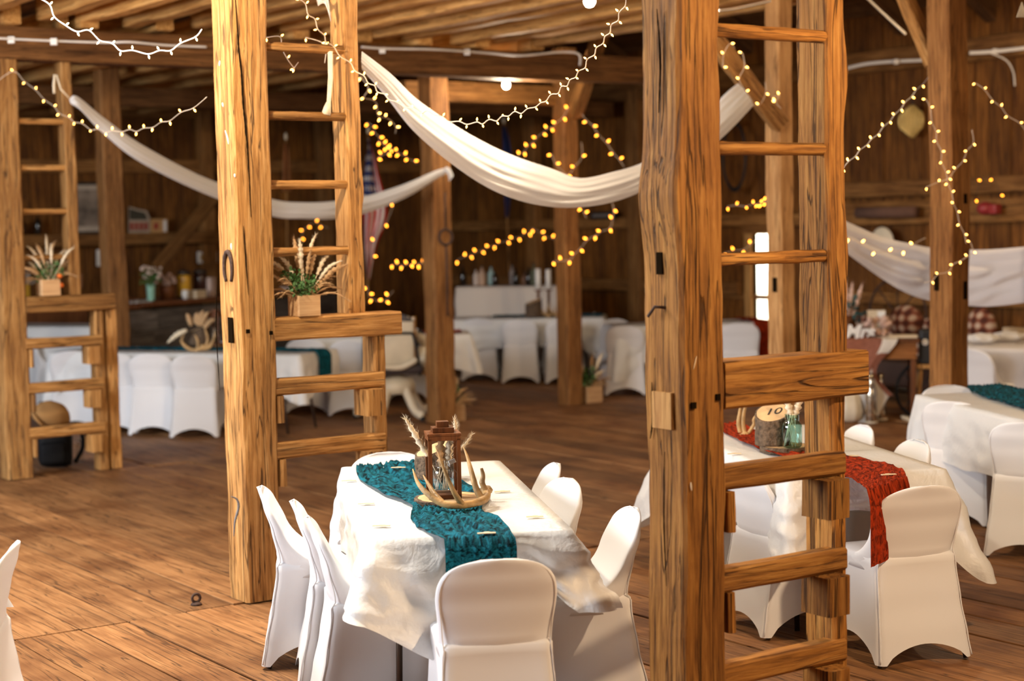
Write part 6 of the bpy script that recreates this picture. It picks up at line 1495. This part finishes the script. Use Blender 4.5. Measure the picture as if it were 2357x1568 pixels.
# --- by the desk: gourd vase, mercury bottles, stool, case, wheel, fallen plume
gp = on(1964, 974, 0.0); t = thing('gourd_vase', gp + Vector((0, .13, 0)), 'cream gourd-shaped vase on the floor by the near ladder', 'vase'); bm = bmesh.new()
a_lathe(bm, [(.07, 0), (.115, .03), (.135, .10), (.125, .18), (.09, .26), (.05, .31), (.04, .34)], 36, wob=lambda q, z: 1 + .05 * math.cos(q * 9)); mobj('body', bm, M_CREAM, t, smooth=True)
bm = bmesh.new(); a_tube(bm, [(0, 0, .33), (.01, 0, .37), (.03, 0, .40)], [.035, .025, .018], 10); mobj('stem', bm, M_TANGRASS, t, smooth=True)
merc = plain('mercury_glass', (.62, .54, .42), rough=.12, metal=.95, var=.6, scale=25)
for i, (px, py, h) in enumerate(((2008, 975, .46), (2030, 968, .44))):
    q = on(px, py, 0.0) + Vector((0, .05, 0)); lathe_thing('mercury_bottle', q, [(.05, 0), (.055, .02), (.05, h * .35), (.055, h * .6), (.04, h * .75), (.024, h * .85), (.03, h)], merc, ['left of two silvery bottles on the floor beside the gourd vase', 'right of two silvery bottles on the floor beside the gourd vase'][i], 'bottle', 'silvery bottles by the desk', 24, ([(.062, 0), (.064, .012), (.02, .018)], M_CREAM, 'foot'))
st = Vector((3.93, 15.8, 0)); t = thing('wooden_stool', frame(st, du), 'small wooden stool right of the desk', 'stool'); bm = bmesh.new(); a_box(bm, (0, 0, .50), (.30, .30, .04), bev=.008); mobj('seat', bm, M_POST, t)
for sx in (-1, 1):
    for sy in (-1, 1): bm = bmesh.new(); a_tube(bm, [(sx * .15, sy * .15, 0), (sx * .11, sy * .11, .49)], .018, 8); mobj('leg', bm, M_POST, t, smooth=True)
bm = bmesh.new(); a_box(bm, (0, 0, .16), (.24, .24, .32), bev=.02); o = lab(mobj('speaker_box', bm, M_BLACK, None, frame(st + Vector((0, 0, .521)), du)), 'black box with a small white emblem on the wooden stool', 'speaker box')
bm = bmesh.new(); a_lathe(bm, [(.030, .0), (.030, .004), (.001, .005)], 20, M=Matrix.Translation((-.075, -.121, .205)) @ Matrix.Rotation(math.pi / 2, 4, 'X')); mobj('emblem', bm, M_WHITE, o)
wp = on(2125, 968, 0.0) + Vector((0.02, .25, 0)); t = thing('spoked_wheel', frame(Vector((wp.x, wp.y, .26)), dirv(70)), 'black spoked wheel leaning behind the dark lit post', 'wheel'); bm = bmesh.new(); a_ring(bm, Matrix(), .245, .016, 44, 8); mobj('tyre', bm, M_BLACK, t)
bm = bmesh.new(); a_ball(bm, (0, 0, 0), .03); mobj('hub', bm, M_METAL, t)
for k in range(8): bm = bmesh.new(); q = k * math.pi / 4; a_tube(bm, [(.02 * math.cos(q), 0, .02 * math.sin(q)), (.24 * math.cos(q), 0, .24 * math.sin(q))], .005, 6); mobj('spoke', bm, M_BLACK, t)
f0, f1 = on(2076, 960, .03), on(2112, 985, .02); bm = bmesh.new(); plume(bm, [f0 - f0, (f1 - f0) * .5 + Z * .02, f1 - f0], .022, 120, random.Random(5), 0, .04); lab(mobj('fallen_plume', bm, M_PAMPAS, None, Matrix.Translation(f0)), 'fallen dried plume on the floor near the black wheel', 'dried plume')
# cabinet and toy house at the right edge
ch_ = rwall(2345, 800, .5); boxy('side_cabinet', Vector((ch_.x, ch_.y, 0)), (.62, .4, .55), M_WALNUT, 'dark cabinet behind the round table', 'cabinet', -A)
t = thing('toy_house', frame(Vector((ch_.x, ch_.y, .551)), -A), 'small cream toy house with arched windows at the right edge', 'toy house'); bm = bmesh.new(); a_box(bm, (0, 0, .11), (.30, .12, .22), bev=.004); mobj('walls', bm, M_PAPER, t)
for k in range(3):
    for z in (.06, .15): bm = bmesh.new(); a_box(bm, (-.09 + k * .09, -.062, z), (.045, .006, .05)); mobj('window', bm, M_GAP, t)
# white bags on the round table
for i, (px, py) in enumerate(((2275, 795), (2335, 790))):
    q = on(px, py, .755); bm = bmesh.new(); a_ball(bm, (0, 0, .03), (.14, .10, .045), 0, 24, 14)
    for v in bm.verts: v.co *= 1 + .35 * nz(v.co.x * 16, v.co.y * 16, v.co.z * 16)
    lab(mobj('crumpled_napkins', bm, M_SWAG, None, Matrix.Translation(q + Vector((0, .15, .02))), smooth=True), ['crumpled white napkins at the left edge of the round table', 'crumpled white napkins far back on the round table'][i], 'napkins')
# --- backpack, jacket and bottle by the left post
bpx = on(118, 1080, 0.0) + Vector((0, .16, 0)); t = thing('backpack', Matrix.Translation(bpx) @ Matrix.Rotation(.15, 4, 'Z'), 'black backpack on the floor at the left ladder', 'backpack'); blk = fabric('black_nylon', (.010, .010, .011), trans=0, rough=.6, bump=.3, weave=200)
bm = bmesh.new(); a_box(bm, (0, 0, .17), (.27, .18, .34), bev=.06)
for v in bm.verts: v.co += v.co.normalized() * .012 * nz(v.co.x * 9, v.co.y * 9, v.co.z * 9)
mobj('body', bm, blk, t, smooth=True)
bm = bmesh.new(); a_box(bm, (-.01, -.10, .12), (.20, .07, .18), bev=.03); mobj('pocket', bm, blk, t, smooth=True)
bm = bmesh.new(); a_tube(bm, catmull([(.12, .02, .32), (.20, -.02, .30), (.22, -.03, .16), (.15, -.02, .03)], 16), .018, 8); mobj('strap', bm, blk, t, smooth=True)
bm = bmesh.new(); tan = fabric('tan_canvas', (.36, .19, .07), trans=0, bump=.4, weave=120)
a_ball(bm, (0, 0, 0), (.16, .12, .11), 0, 28, 18)
for v in bm.verts: v.co *= 1 + .25 * nz(v.co.x * 8, v.co.y * 8, v.co.z * 8)
jk = lab(mobj('tan_jacket', bm, tan, None, Matrix.Translation(bpx + Vector((-.02, 0, .43))), smooth=True), 'folded tan jacket lying on the black backpack', 'jacket')
bm = bmesh.new(); a_tube(bm, [(-.13, -.09, .02), (-.09, -.125, -.03), (-.04, -.13, -.08)], .014, 8); mobj('collar', bm, tan, jk, smooth=True)
t = lathe_thing('water_bottle', on(182, 1066, 0.0) + Vector((0, .04, 0)), [(.028, 0), (.032, .01), (.032, .05), (.029, .055), (.032, .06), (.032, .13), (.012, .17), (.012, .18)], M_CLEAR, 'clear plastic water bottle on the floor by the backpack', 'water bottle', None, 18, ([(.014, .175), (.014, .195), (.001, .196)], M_WHITE, 'cap'))
